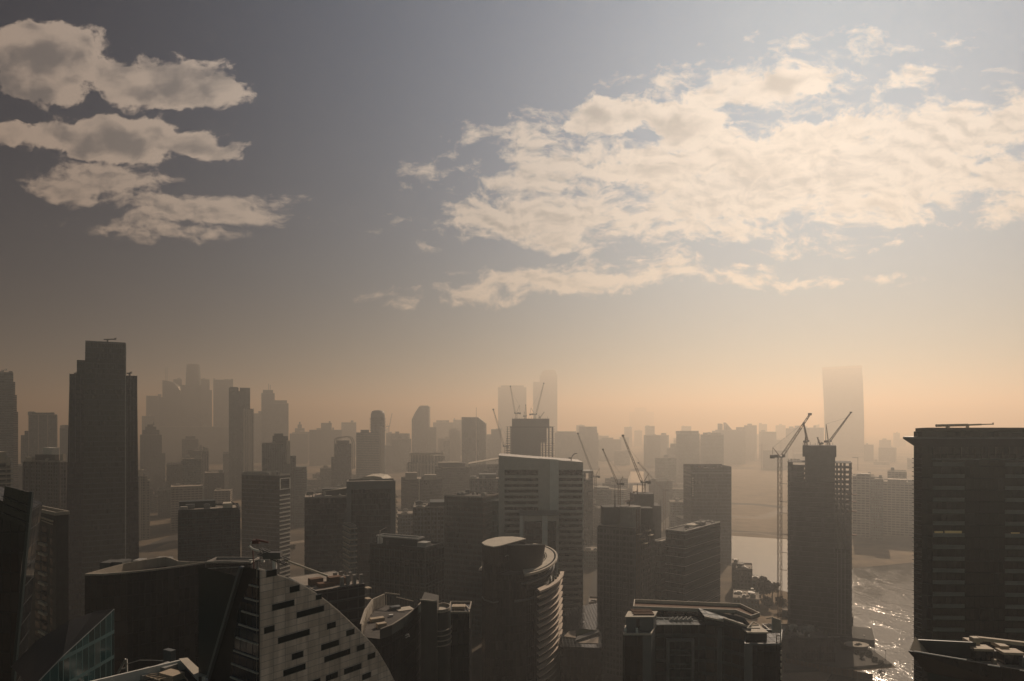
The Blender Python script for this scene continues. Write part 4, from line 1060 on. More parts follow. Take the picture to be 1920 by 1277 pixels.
# ------------------------------------------------------------------ the near buildings along the bottom
def sail_building():
    d0 = 92.0; P0 = Vector((gx(489, d0), d0)); dr = Vector((.6, .8)); dl = Vector((-.8, .6))
    t = thing('sail_building', 'dark glass building with a curved white tiled sail wall and slit windows', 'building', (P0.x, P0.y, 0))
    def hit(px, py, dv, off=0.0):
        n = Vector((dr.y, -dr.x)) if dv is dr else Vector((-dl.y, dl.x))
        o = P0 + n * off; k = (px - CX) / F; w = (k * o.y - o.x) / (dv.x - k * dv.y); p = o + dv * w
        return V(p.x, p.y, H + (HY - py) / F * p.y)
    edge = [(487, 1068), (503, 1072.5), (519, 1078.5), (539, 1085.5), (558, 1093), (584, 1107.5), (612, 1127.5), (637, 1148), (657, 1167), (673, 1182), (689, 1198.5), (702, 1213), (713, 1228), (728.5, 1254), (740, 1277), (750, 1300), (770, 1362)]
    top = [hit(x, y, dr) for x, y in edge]
    zlow = 60.0
    # the tiled wall: courses of tiles follow u (along) and v (up)
    m = bpy.data.materials.new('white_sail_tiles'); m.use_nodes = True; g = G(m.node_tree); p = m.node_tree.nodes['Principled BSDF']
    uv = g.n('ShaderNodeTexCoord').outputs['UV']; br = g.n('ShaderNodeTexBrick'); br.offset = 0.0
    g.put(br.inputs['Vector'], uv); br.inputs['Color1'].default_value = (.57, .49, .42, 1); br.inputs['Color2'].default_value = (.74, .65, .57, 1); br.inputs['Mortar'].default_value = (.30, .28, .27, 1)
    br.inputs['Scale'].default_value = 1; br.inputs['Mortar Size'].default_value = .035; br.inputs['Brick Width'].default_value = 1.9; br.inputs['Row Height'].default_value = .95
    st = g.noise(g.v('MULTIPLY', uv, (.8, .12, 1)), 1.0, 5, .6).outputs[0]; k = g.rng(st, .3, .7, .66, 1.16, False)
    g.put(p.inputs['Base Color'], g.v('MULTIPLY', br.outputs['Color'], g.xyz(k, k, k))); p.inputs['Roughness'].default_value = .38; p.inputs['Specular IOR Level'].default_value = .45
    bn = g.n('ShaderNodeBump'); bn.inputs['Strength'].default_value = .5; bn.inputs['Distance'].default_value = .03; bn.invert = True; g.put(bn.inputs['Height'], br.outputs['Fac']); g.put(p.inputs['Normal'], bn.outputs[0])
    th = -dl.to_3d() * 0.0 + V(-dr.y, dr.x, 0) * 0.8         # wall thickness, inwards
    q = MB(); u = 0
    def uvp(v): return ((v.to_2d() - P0).dot(dr), v.z)
    for a, b in zip(top, top[1:]):
        A = V(a.x, a.y, zlow); B = V(b.x, b.y, zlow)
        q.face([A, B, b, a], [uvp(A), uvp(B), uvp(b), uvp(a)])
        q.face([a, b, b + th, a + th], [(0, 0), (1.5, 0), (1.5, .8), (0, .8)])
        q.face([B + th, A + th, a + th, b + th])
    q.build('sail_wall', m, t)
    q = MB()
    for a, b in zip(top, top[1:]): q.bar(a + V(0, 0, .06) + th * .5, b + V(0, 0, .06) + th * .5, .14, .3)
    q.build('sail_rim', 'white', t)
    # slit windows, each a dark pane set in the tiles (corner pixels: lower-left x, y, then length in px)
    wins = [(499, 1086, 20, 1.0), (543, 1107, 18, 1.0), (510, 1144, 41, 1.0), (556, 1164, 51, 1.0), (592, 1127, 11, .8), (495, 1183, 19, 1.0), (521, 1205, 59, 1.0),
            (613, 1180, 16, 1.0), (649, 1196, 15, 1.0), (547, 1233, 21, 1.0), (602, 1214, 33, 1.0), (669, 1220, 14, 1.0), (608, 1244, 48, 1.0), (689, 1240, 14, 1.0),
            (531, 1266, 41, 1.0), (645, 1260, 32, 1.0), (611, 1282, 22, 1.0), (679, 1279, 16, 1.0), (570, 1290, 30, 1.0)]
    zs_ = .95
    for (x, y, L, hh) in wins:
        a = hit(x, y, dr); b = hit(x + L, y, dr); z0 = round((a.z) / zs_) * zs_; h = .86 * zs_ * hh
        du = (b - a).to_2d().length; A = P0 + dr * ((a.to_2d() - P0).dot(dr)); n = Vector((dr.y, -dr.x))
        e0 = A + n * .03; e1 = A + dr * du + n * .03
        q = MB(); q.face([(e0.x, e0.y, z0), (e1.x, e1.y, z0), (e1.x, e1.y, z0 + h), (e0.x, e0.y, z0 + h)])
        i0, i1 = e0 - n * .35, e1 - n * .35
        q.face([(i0.x, i0.y, z0), (e0.x, e0.y, z0), (e0.x, e0.y, z0 + h), (i0.x, i0.y, z0 + h)]); q.face([(e1.x, e1.y, z0), (i1.x, i1.y, z0), (i1.x, i1.y, z0 + h), (e1.x, e1.y, z0 + h)])
        q.face([(i0.x, i0.y, z0 + h), (e0.x, e0.y, z0 + h), (e1.x, e1.y, z0 + h), (i1.x, i1.y, z0 + h)]); q.face([(e0.x, e0.y, z0), (i0.x, i0.y, z0), (i1.x, i1.y, z0), (e1.x, e1.y, z0)])
        w = q.build('slit_window', 'sail_glass', t)
        fr = MB()
        n3 = n.to_3d() * .05; uu = dr.to_3d(); rc = lambda g_: [V(e0.x, e0.y, z0) + n3 + uu * -g_ + V(0, 0, -g_), V(e1.x, e1.y, z0) + n3 + uu * g_ + V(0, 0, -g_), V(e1.x, e1.y, z0 + h) + n3 + uu * g_ + V(0, 0, g_), V(e0.x, e0.y, z0 + h) + n3 + uu * -g_ + V(0, 0, g_)]
        ro, ri = rc(.05), rc(-.02)
        for i4 in range(4): j4 = (i4 + 1) % 4; fr.face([ro[i4], ro[j4], ri[j4], ri[i4]])
        fr.build('frame', 'grey', w)
    # the left flank: a leaning dark frame round recessed glazing
    fl = [hit(x, y, dl) for x, y in ((488, 1068), (455, 1063), (392, 1277), (340, 1450), (489, 1450))]
    inw = V(dl.y, -dl.x, 0) * -0.0
    n = V(-dl.y, dl.x, 0) * -1.0
    q = MB(); q.face([fl[1], fl[2], fl[3], fl[4], fl[0]]); q.build('flank_wall', 'flank', t)
    gl = [hit(x, y, dl, .0) for x, y in ((486, 1082), (474, 1085), (448, 1140), (432, 1277), (420, 1420), (487, 1420))]
    no = V(-dr.x, -dr.y, 0) * .12
    q = MB(); q.face([v + no for v in (gl[0], gl[1], gl[2], gl[3], gl[4], gl[5])]); q.build('glazing', 'glass_blue', t)
    q = MB()
    for y in range(1100, 1420, 27):
        zA = hit(487, y, dl).z; f = (y - 1085) / 190; xl = 474 - 42 * min(1, f ** .7 if f > 0 else 0)
        a = hit(487, y, dl); b0 = hit(xl + 3, y, dl); b = V(b0.x, b0.y, a.z); q.bar(a + no * 2, b + no * 2, .22)
    q.build('glazing_rail', 'plant', t)
    q = MB(); q.bar(fl[1] + no, fl[3] + no, .7, .5); q.build('raking_frame', 'grey', t)
    # flat top between flank and sail, and the body behind
    bk = [fl[0], top[4], top[4] + V(-6, 12, 0), fl[1] + V(2, 14, 0), fl[1]]
    q = MB(); body = [tuple(P0 + V(-.02, .9, 0).to_2d()), tuple((P0 + dr * 40 + Vector((-.8, .6)) * .9)), tuple(P0 + dr * 40 + dl * 18), tuple(P0 + dl * 16)]
    q.prism(body, 40, lambda X, Y: max(40.5, min(top[0].z - 1.5, top[0].z - 1.5 - ((Vector((X, Y)) - P0).dot(dr)) * .95))); q.build('body', 'dark', t)
M['sail_glass'] = mat('slit_window_glass', (0.016, 0.024, 0.025), .15, .5, var=.5, scale=.4)
M['flank'] = mat('flank_cladding', (0.012, 0.013, 0.014), .5, .3)
sail_building()
def window_crane():
    d = 97.0; t = thing('roof_crane', 'window-cleaning crane with a long boom lying over the white sail roof', 'roof crane', at(515, 1080, d))
    q = MB(); q.tube([at(515, 1090, d), at(515, 1046, d)], .32, 10); q.build('post', 'white', t)
    q = MB(); q.lattice(at(486, 1033, d), at(540, 1054, d), .75, .14, 1.0); q.box(*(at(512, 1044, d)[:2]), gz(1047, d), 2.4, 1.2, .9); q.build('boom_base', 'steel', t)
    q = MB(); q.tube([at(536, 1051, d), at(614, 1080, d + 3)], .15, 8); q.build('boom', 'cream', t)
    q = MB(); q.tube([at(486, 1033, d), at(475, 1030, d), at(467.5, 1024, d), at(471, 1018, d), at(478, 1014, d)], .16, 8); q.build('hook_arm', 'white', t)
    q = MB(); q.box(*(at(480, 1014, d)[:2]), gz(1019, d), .9, .7, .5); q.bar(at(480, 1012, d), at(503, 1017, d), .25); q.build('winch', 'crane_red', t)
    q = MB(); q.box(*(at(499, 1041, d)[:2]), gz(1041, d), .6, .5, .45); q.box(*(at(520, 1049, d)[:2]), gz(1043, d), .5, .5, .3); q.build('counterweight', 'grey', t)
    q = MB(); q.bar(at(474, 1032, d), at(476, 1068, d), .12); q.build('cable', 'crane_red', t)
window_crane()

def leaf_roof():
    t = thing('office_block', 'dark block with a leaf-shaped sunken roof inside a thin pale rim', 'building', (gx(270, 190), 190, 0))
    z = 106.0   # rim height
    pts = [(159, 1076), (195, 1075.5), (240, 1072), (290, 1067), (340, 1060.5), (385, 1053.5)]
    fr = [V(gx(x, (H - z) * F / (y - HY)), (H - z) * F / (y - HY), 0) for x, y in pts]
    bk_px = [(352, 1053), (335, 1051.5), (322, 1046), (312, 1043.5), (295, 1045.5), (265, 1050.5), (230, 1057), (195, 1066)]
    bk = [V(gx(x, (H - z) * F / (y - HY)), (H - z) * F / (y - HY), 0) for x, y in bk_px]
    poly = [tuple(v.to_2d()) for v in fr + bk]
    MB().prism(poly, 0, z - .5, top=False).build('wall', 'glass_black', t)
    q = MB()
    n = len(poly); c = cen(poly)
    inn = [(p[0] + (c[0] - p[0]) * .03, p[1] + (c[1] - p[1]) * .06) for p in poly]
    for i in range(n):
        j = (i + 1) % n; a, b, e, f = poly[i], poly[j], inn[j], inn[i]
        q.face([(*a, z), (*b, z), (*e, z), (*f, z)]); q.face([(*e, z - 3), (*f, z - 3), (*f, z), (*e, z)]); q.face([(*a, z - .5), (*b, z - .5), (*b, z), (*a, z)])
    q.build('rim', 'beige', t)
    M['leaf_screed'] = mat('mottled_screed', (0.14, 0.115, 0.09), .9, .2, var=.8, scale=.12)  # screed tone varies strongly in broad patches
    MB().prism(inn, z - 3.2, z - 3.0, sides=False).build('roof', 'leaf_screed', t)
    for x, y, s in ((205, 1067, 3.2), (228, 1066, 3.4), (262, 1062, 2.5), (300, 1058, 2.2), (285, 1060, 1.6), (318, 1056, 1.4)):
        d = (H - z + 3) * F / (y - HY); MB().box(gx(x, d), d, z - 3, s, s * 1.6, 1.6 + s * .3).build('plant_unit', 'concrete_dark' if s > 3 else 'plant', t)
leaf_roof()
def linked_block():
    d = 200; z = gz(1053, d); t = tower('apartment_block', 'dark block between the leaf-shaped roof and the white sail, with glinting window dots', 'building', front(386, 470, d, 7), z, 'grid_dark', roof=0, par=.6, rm='roof_dark')
    q = MB(); q.bar(at(384, 1053.5, d - .3), at(505, 1049.5, d - 2), .22); q.bar(at(388, 1066, d - .3), at(447, 1063, d - .3), .18); q.build('roof_edge', 'plant', t)
    r = random.Random(12)
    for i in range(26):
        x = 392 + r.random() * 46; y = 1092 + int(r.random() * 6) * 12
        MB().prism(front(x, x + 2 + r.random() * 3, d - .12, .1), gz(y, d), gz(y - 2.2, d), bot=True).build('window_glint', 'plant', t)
    for x in (470, 493): MB().box(*(at(x, 1052, d)[:2]), gz(1054, d), .8, .8, .7).build('roof_lamp', 'white', t)
FAC['grid_dark'] = facade('dark_window_grid', (0.012, 0.012, 0.013), (0.035, 0.033, 0.03), 3.4, 2.4, .3, .2, rough=.12)
linked_block()

def leaning_tower():
    d = 130; t = thing('leaning_tower', 'black tower leaning outward with a slab-like head at the left edge', 'building', (gx(20, d), d, 0))
    def poly(pts, dd, T, nm, m):
        f = [at(x, y, dd) for x, y in pts]; b = [p + V(-T * .5, T, 0) for p in f]; q = MB(); q.face(f); q.face(b[::-1])
        for i in range(len(f)): j = (i + 1) % len(f); q.face([f[j], f[i], b[i], b[j]])
        return q.build(nm, m, t)
    poly([(-60, 1460), (8, 1460), (22, 1277), (40, 1060), (54, 958), (-60, 915)], d, 14, 'wall', 'glass_black')
    poly([(2, 968), (50, 993), (58, 924), (9, 911)], d - .6, .5, 'head_panel', 'black')
    q = MB(); q.bar(at(59, 922, d - .5), at(24, 1290, d - .5), .55); q.build('raking_frame', 'dark', t)
    q = MB()
    for y in (930, 945, 962): q.bar(at(3, y, d - .9), at(54, y + 20, d - .9), .12)
    q.build('panel_rail', 'dark', t)
leaning_tower()
def left_flats():
    d = 230; t = thing('apartment_block', 'dark apartment block with a plain sunless end wall and stacked square windows', 'building', (gx(90, d), d, 0))
    p = corner(40, 105, 128.5, d, 52); z = gz(966, d)
    MB().prism(p, 0, z).build('wall', 'brown', t)
    a, b = Vector(p[0]), Vector(p[3]); u = (b - a).normalized(); n = Vector((u.y, -u.x)) * -1.0; n = Vector((-u.y, u.x)) if False else n
    n = Vector((u.y, -u.x)); 
    if n.y > 0: n = -n
    for i in range(15):
        zz = z - 7 - i * 3.4
        for (s, w) in ((3.0, 2.2), (8.5, 4.0), (15.0, 4.5)):
            A = a + u * s + n * .06; B = a + u * (s + w) + n * .06
            q = MB(); q.face([(B.x, B.y, zz), (A.x, A.y, zz), (A.x, A.y, zz + 2.2), (B.x, B.y, zz + 2.2)]); q.build('window', 'black', t)
        A = a + u * 7.5 + n * .5; B = a + u * 14 + n * .5; q = MB(); q.bar((A.x, A.y, zz - .5), (B.x, B.y, zz - .5), .9, .9)
        q.build('balcony', 'beige' if i % 3 else 'brown', t)
    q = MB(); e = offset(p, .3); q.ring(e, .5, z - .1, z + 1.0); q.build('parapet', 'beige', t)
    q = MB(); q.bar((a.x + n.x, a.y + n.y, z - 2), ((a + u * 10).x + n.x, (a + u * 10).y + n.y, z - 1.5), .5); q.bar((a.x + n.x, a.y + n.y, z - 3), ((a + u * 10).x + n.x, (a + u * 10).y + n.y, z - 2.5), .3); q.build('canopy_edge', 'louvre', t)
left_flats()
def wedge():
    d = 105; t = thing('glass_building', 'teal glass building with a sloping wedge roof and three lit windows', 'building', (gx(150, d), d, 0))
    pk = at(214, 1142, d); base = at(214, 1400, d)
    A = at(118, 1230, d - 12); B = at(60, 1290, d - 17)
    r1 = at(176, 1147, d + 9); r2 = at(130, 1163, d + 12); r3 = at(70, 1200, d + 14); r4 = at(20, 1250, d + 12)
    z0 = 40
    q = MB(); f = [pk, A, B]
    for a, b in ((B, A), (A, pk)): q.face([V(a.x, a.y, z0), V(b.x, b.y, z0), b, a])
    q.build('glass_wall', 'glass_teal', t)
    q = MB(); q.face([V(pk.x, pk.y, z0), V(r1.x, r1.y, z0), r1, pk]); q.face([V(r1.x, r1.y, z0), V(r2.x, r2.y, z0), r2, r1]); q.build('side_wall', 'dark', t)
    q = MB(); q.face([pk, r1, A]); q.face([A, r1, r2]); q.face([A, r2, r3]); q.face([A, r3, B]); q.face([B, r3, r4]); q.build('sloping_roof', 'wedge_roof', t)
    q = MB(); q.bar(pk, A, .10); q.bar(A, B, .10); q.bar(pk, r1, .08); q.build('roof_edge', 'grey', t)
    u = (A - pk); u.z = 0; L = u.length; u.normalize(); n = V(u.y, -u.x, 0); n = n if n.y < 0 else -n
    q = MB()
    for i in range(18):
        c = pk + u * (L * i / 18); zt = pk.z + (A.z - pk.z) * i / 18; c = c + n * .06; q.bar((c.x, c.y, z0), (c.x, c.y, zt), .09)
    q.build('mullion', 'grey', t)
    for (x, y, w, h) in ((183, 1200, 3, 8), (190, 1220, 7.5, 20), (203.5, 1208, 3, 8)):
        k = (x - CX) / F; s = (k * pk.y - pk.x) / (u.x - k * u.y); c = pk + u * s + n * .05; Y = c.y
        ww = w * Y / F * 1.4; z = H + (HY - y) / F * Y; hh = h * Y / F
        e = c - u * ww
        MB().face([(c.x, c.y, z - hh/2), (e.x, e.y, z - hh/2), (e.x, e.y, z + hh/2), (c.x, c.y, z + hh/2)][::-1]).face([(c.x, c.y, z - hh/2), (e.x, e.y, z - hh/2), (e.x, e.y, z + hh/2), (c.x, c.y, z + hh/2)]).build('glowing_pane', LIT, t)
LIT = glow_mat('glowing_pane', (0.45, 0.33, 0.15), 0.12)
M['wedge_roof'] = mat('wedge_roof_panels', (0.03, 0.032, 0.035), .55, .3)
wedge()
def near_roof():
    z = 113.0; fl = z - 1.6
    def rp(px, py, zz=z): d = (H - zz) * F / (py - HY); return V(gx(px, d), d, zz)
    A = rp(160, 1279); B = rp(341, 1236); Cc = rp(352, 1233.5); D = rp(389, 1268); E = rp(400, 1330); G_ = rp(110, 1330)
    poly = [tuple(v.to_2d()) for v in (G_, E, D, Cc, B, A)]
    t = thing('rooftop', 'near flat rooftop with white parapets and sunlit plant boxes, bottom left', 'building', (B.x, B.y - 5, 0))
    MB().prism(offset(poly, -.4), 0, fl).build('wall', 'dark', t)
    MB().prism(offset(poly, -.5), fl, fl + .02, sides=False).build('roof', 'roof_dark', t)
    MB().ring(poly, .35, fl - .5, z).build('parapet', 'white', t)
    q = MB(); q.face([Cc + V(-.1, .1, .02), Cc + V(-1.2, -.4, .02), D + V(-1.5, -.4, .02), D + V(0, 0, .02)][::-1]); q.face([Cc + V(-.1, .1, .02), D + V(0, 0, .02), D + V(.1, .1, -.6), Cc + V(0, .2, -.6)]); q.build('wide_coping', 'cream', t)
    for (x, y, sx, sy, h, m) in ((312, 1262, 2.4, 2.2, 1.3, 'plant'), (322, 1273, 3.2, 2.0, 1.0, 'louvre'), (281, 1263, 3.0, 1.6, .6, 'concrete'), (265, 1272, 2.6, 1.2, .8, 'plant'), (243, 1276, 2, 1, .8, 'grey'), (318, 1240, 1.9, .9, 1.9, 'grey')):
        p = rp(x, y, fl); MB().box(p.x, p.y, fl, sx, sy, h, R(-28)).build('plant_unit', m, t)
    q = MB()
    for i in range(5): a = rp(262 + i * 8, 1264 + i * 2.5, fl + .7); q.bar(a, a + V(1.9, 1.1, 0), .12)
    q.bar(rp(255, 1262, fl + .6), rp(300, 1276, fl + .6), .15); q.bar(rp(330, 1252, fl + .4), rp(352, 1276, fl + .4), .14); q.build('pipe_run', 'louvre', t)
near_roof()
def a_frame_sign():
    d = 125; t = thing('roof_frame', 'small white triangular frame standing behind the near white parapet', 'frame', at(230, 1262, d))
    q = MB(); q.bar(at(221, 1262, d), at(236, 1236, d), .35); q.bar(at(237, 1236, d), at(238, 1262, d), .3); q.bar(at(226, 1255, d), at(237, 1253, d), .25); q.build('frame', 'plant', t)
    q = MB(); q.tube([at(238, 1245, d), at(262, 1238, d), at(290, 1238.5, d), at(312, 1240, d)], .09, 6); q.build('curved_rail', 'plant', t)
a_frame_sign()
def deck_block():
    """unfinished concrete block behind the sail"""
    d = 205; p = corner(540, 592, 684, d, 38); z = gz(1108, d)
    t = tower('unfinished_block', 'unfinished concrete block with sunlit top deck and bare columns, behind the white sail', 'unfinished tower', p, z, 'grid_shell', roof=0, par=.1, rm='roof', pm='concrete')
    q = MB(); bands(q, p, 4, z - 1, 3.4, .35, .35); q.build('cladding', 'concrete_dark', t)
    a, b, c_ = Vector(p[0]), Vector(p[1]), Vector(p[3]); u = (b - a).normalized(); v = (c_ - a).normalized(); L = (b - a).length
    for s, w in ((.55, 1), (.7, 2), (.82, 1.5), (.86, 6), (.95, 1), (.75, 9), (.6, 8)):
        c = a + u * (L * s) + v * w; MB().box(c.x, c.y, z, 1.0, 1.0, 2.8, R(38)).build('column', 'concrete', t)
    for s, w, sx, h in ((.5, 5, 4, 2.4), (.3, 4, 5, 1.2), (.66, 5, 3, 1.8), (.2, 8, 4, 2)):
        c = a + u * (L * s) + v * w; MB().box(c.x, c.y, z, sx, 2.5, h, R(38)).build('formwork_stack', 'timber', t)
    n = Vector((u.y, -u.x))
    for i in range(7):
        c = b + u * .8; MB().box(c.x, c.y + 1, z - 2 - 3.4 * i, 1.6, 2.4, .35, R(38)).build('edge_platform', 'louvre', t)
FAC['grid_shell'] = facade('open_concrete_shell', (0.008, 0.008, 0.008), (0.06, 0.056, 0.052), 3.4, 3.4, .12, .1, rough=.8, spec=.1, blinds=0)
deck_block()

def pool_roof():
    t = thing('hotel', 'dark hotel block with a curved white screen round its sunlit roof and tiered round balconies', 'building', (gx(780, 190), 200, 0))
    z = 96.0
    def rp(px, py, zz=z): d = (H - zz) * F / (py - HY); return V(gx(px, d), d, zz)
    fr = [rp(x, y) for x, y in ((714, 1180), (735, 1172), (760, 1156), (782, 1138), (791, 1128))]
    bk = [rp(x, y) for x, y in ((775, 1127), (743, 1122), (722, 1119), (700, 1129), (686, 1150), (678, 1176))]
    poly = [tuple(v.to_2d()) for v in fr + bk]
    MB().prism(poly, 0, z - 2.6).build('wall', 'glass_black', t)
    MB().prism([tuple(Vector(p)) for p in poly], z - 2.6, z - 2.55, sides=False).build('roof', 'roof_dark', t)
    def screen(pts, h0, h1, nm, m, th=.35):
        q = MB()
        for a, b in zip(pts, pts[1:]):
            n = (b - a); n.z = 0; n.normalize(); w = V(-n.y, n.x, 0) * th
            lo0, lo1 = V(a.x, a.y, h0), V(b.x, b.y, h0); hi0, hi1 = V(a.x, a.y, h1), V(b.x, b.y, h1)
            q.face([lo0, lo1, hi1, hi0]); q.face([lo1 + w, lo0 + w, hi0 + w, hi1 + w]); q.face([hi0, hi1, hi1 + w, hi0 + w])
        return q.build(nm, m, t)
    screen(bk[::-1][0:4], z - 2.6, z + .9, 'curved_screen', 'beige', .5)
    screen(fr, z - 4.5, z, 'parapet', 'dark', .3)
    q = MB()
    for a, b in zip(fr, fr[1:]): q.bar(a + V(0, 0, .1), b + V(0, 0, .1), .25)
    q.bar(bk[2] + V(0, 0, 1.2), bk[1] + V(1, 0, 1.2), .3); q.bar(bk[1] + V(0, 0, .4), bk[0], .2); q.build('rail', 'beige', t)
    q = MB()
    for i in range(12):
        f = i / 11; k = f * 3; j = min(2, int(k)); a = bk[::-1][j].lerp(bk[::-1][j + 1], k - j); q.bar(V(a.x + .5, a.y - .5, z - 2.5), V(a.x + .5, a.y - .5, z + .7), .16)
    q.build('screen_post', 'beige', t)
    for (x, y, sx, sy, h, m) in ((707, 1164, 4.0, 1.8, .9, 'louvre'), (715, 1176, 2.6, 1.8, 1.2, 'louvre'), (733, 1156, 1.2, .9, .6, 'white'), (758, 1142, 5.0, 4.0, .15, 'cream'), (741, 1142, 3, 2, .9, 'grey')):
        p = rp(x, y, z - 2.5); MB().box(p.x, p.y, z - 2.5, sx, sy, h, R(30)).build('roof_unit', m, t)
    d = 196; e = corner(786, 819.5, 822, d, 26)
    MB().prism([tuple(at(789, 0, d)[:2]), tuple(at(819.5, 0, d)[:2]), tuple(at(823, 0, d + 6)[:2]), tuple(at(796, 0, d + 10)[:2])], 0, gz(1126, d)).build('core', 'brown', t)
    q = MB(); q.bar(at(787, 1124.5, d), at(820, 1128, d), .35); q.build('core_rim', 'beige', t)
    c = at(822, 1150, d + 3); cc = (c.x + .2, c.y + 3); drum = arcpts(cc[0], cc[1], 3.1, 4.2, -95, 80, 14) + [(cc[0] - 1, cc[1] + 3), (cc[0] - 1, cc[1] - 3)]
    MB().prism(drum, 0, gz(1153, d)).build('round_bay', 'dark', t)
    MB().prism([(x, y) for x, y in drum], gz(1153, d), gz(1153, d) + .03, sides=False).build('terrace', 'cream', t)
    MB().ring(drum, .3, gz(1153, d), gz(1147, d)).build('terrace_rail', 'beige', t)
    for i in range(4): MB().ring(offset(drum, .3), 1.2, gz(1188 + i * 9.5, d), gz(1186 + i * 9.5, d)).build('balcony', 'beige', t)
    d2 = 205; w = corner(838, 879, 882, d2, 12); MB().prism(front(838, 880, d2, 12), 0, gz(1150, d2)).build('right_wing', 'glass_black', t)
    MB().ring(front(838, 880, d2, 12), .3, gz(1150, d2), gz(1146.5, d2)).build('parapet', 'beige', t)
    MB().box(gx(857, d2), d2 + 6, gz(1150, d2), 4, 3, .8).build('roof_unit', 'louvre', t)
    q = MB(); q.bar(at(880.5, 1143, d2), at(870, 1132, d2 + 12), .3); q.bar(at(880.5, 1147, d2 - .2), at(880.5, 1178, d2 - .2), .2); q.build('rail', 'beige', t)
    # small emblem: two stacked light strokes
    q = MB(); q.tube([at(760, 1192, 178), at(764, 1189.5, 178), at(767, 1190, 178)], .18, 6); q.tube([at(761, 1196, 178), at(765, 1193.5, 178), at(768, 1193, 178)], .16, 6); q.build('emblem', 'plant', t)
pool_roof()

def round_black():
    cx, cy = 3.0, 338.0; rx, ry = 17.0, 36.0; zr = 84.0
    t = thing('office_tower', 'round black glass tower with a sunlit crescent roof and pale balcony edges', 'tower', (cx, cy, 0))
    A = lambda k, a0, a1, n=24: arcpts(cx, cy, rx * k, ry * k, a0, a1, n, rot=-8)
    MB().prism(A(1, 0, 354, 59), 0, zr - 3, top=True).build('shaft', 'glass_black', t)
    D = lambda k: arcpts(4.2, 323, 11.6 * k, 15 * k, 0, 354, 59, rot=-8)
    MB().prism(A(1.0, 0, 354, 59), zr - 1.1, zr - .9, sides=False).build('inner_roof', 'roof_dark', t)
    dr = MB(); hi, lw = D(1.0), D(.84); zd = lambda p: 95.2 - .165 * (p[1] - 309)
    for i in range(len(hi)): j = (i + 1) % len(hi); dr.face([(*lw[i], zr - 3), (*lw[j], zr - 3), (*hi[j], zd(hi[j])), (*hi[i], zd(hi[i]))])
    dr.build('roof_drum', 'drum', t)
    MB().face([(*p, zd(p) - .05) for p in D(.985)]).build('drum_roof', 'roof_dark', t)
    q = MB(); rim = D(1.0)
    for i in range(len(rim)): j = (i + 1) % len(rim); q.bar((*rim[i], zd(rim[i])), (*rim[j], zd(rim[j])), .35)
    q.build('drum_rim', 'grey', t)
    def crescent(k0, k1, a0, a1, z0, z1, n=30):
        q = MB(); o = A(k1, a0, a1, n); i = A(k0, a0, a1, n)
        for j in range(n):
            q.face([(*o[j], z1), (*o[j+1], z1), (*i[j+1], z1), (*i[j], z1)]); q.face([(*o[j], z0), (*o[j+1], z0), (*o[j+1], z1), (*o[j], z1)])
            q.face([(*i[j+1], z0), (*i[j], z0), (*i[j], z1), (*i[j+1], z1)]); q.face([(*o[j+1], z0), (*o[j], z0), (*i[j], z0), (*i[j+1], z0)])
        for j in (0, n): q.face([(*o[j], z0), (*o[j], z1), (*i[j], z1), (*i[j], z0)])
        return q
    crescent(.78, 1.14, -66, 80, zr - 1.0, zr, 40).build('crescent_roof', 'cream', t)
    crescent(1.04, 1.09, -60, 70, zr + .03, zr + .06, 40).build('roof_grille', 'black', t)
    crescent(.80, .825, -60, 30, zr + .03, zr + .06).build('roof_grille', 'black', t)
    crescent(1.0, 1.06, -70, 80, zr - 5.0, zr - 4.5, 40).build('band', 'grey', t)
    # tall screen on the left under its lens-shaped cap
    lens = [(-13.6, 312), (-12.2, 306.5), (-8.3, 302.2), (-5.6, 304.4), (6.3, 323), (3.5, 327), (0, 329), (-4, 328.6), (-7.6, 326.5), (-11.6, 320)]
    MB().prism(lens, 0, 95.4, top=False).build('front_screen', 'glass_black', t)
    MB().prism(offset(lens, .25), 95.4, 95.8, bot=True).build('roof_cap', 'cream', t)
    MB().ring(offset(lens, .16), .2, 70.6, 71.3).build('band', 'grey', t)
    crescent(1.0, 1.025, -80, -22, 71.2, 72.0).build('band', 'grey', t)
    # small wall lettering, too small to read: a scrawl of light strokes
    L0, L1 = Vector(lens[3]), Vector(lens[4]); u = (L1 - L0).normalized(); n = Vector((u.y, -u.x)) * .12
    for i in range(9):
        c = L0 + u * (4.5 + i * .9) + n; e = c + u * .55
        MB().bar((c.x, c.y, 90.0 + .25 * (i % 3)), (e.x, e.y, 90.5 + .2 * (i % 2)), .2).build('sign_letter', 'plant', t)
    c = L0 + u * 4 + n; e = L0 + u * 15 + n
    MB().bar((c.x, c.y, 80.2), (e.x, e.y, 80.6), .16).build('light_rail', 'plant', t)
    # balconies on the right, one per storey
    z = 76.0; i = 0
    while z > 12:
        crescent(1.16, 1.29 if i else 1.33, -50, 6, z - .14, z + (.14 if i else .7), 18).build('balcony', 'balcony_edge', t); z -= 3.12; i += 1
    crescent(1.02, 1.08, -72, -50, 34.6, 35.1, 8).build('balcony', 'grey', t)
    MB().prism(A(1.16, -50, 6, 18) + A(1.0, 6, -50, 18), 0, 74.5, top=True).build('balcony_wall', 'balcony_glass', t)
    rr = random.Random(2)
    for i in range(5): a = A(1.2, -30 + i * 7, 0, 1)[0]; MB().box(a[0], a[1], 76.6, .9, .9, 1 + rr.random() * 1.8).build('terrace_planter', 'lawn', t)
    crescent(1.0, 1.14, 150, 184, 77.4, 78.0, 10).build('left_canopy', 'cream', t)
M['balcony_glass'] = mat('balcony_glass', (0.008, 0.009, 0.010), .35, .25)
M['drum'] = mat('ribbed_drum', (0.04, 0.034, 0.03), .5, .4, var=.4, scale=1.2)
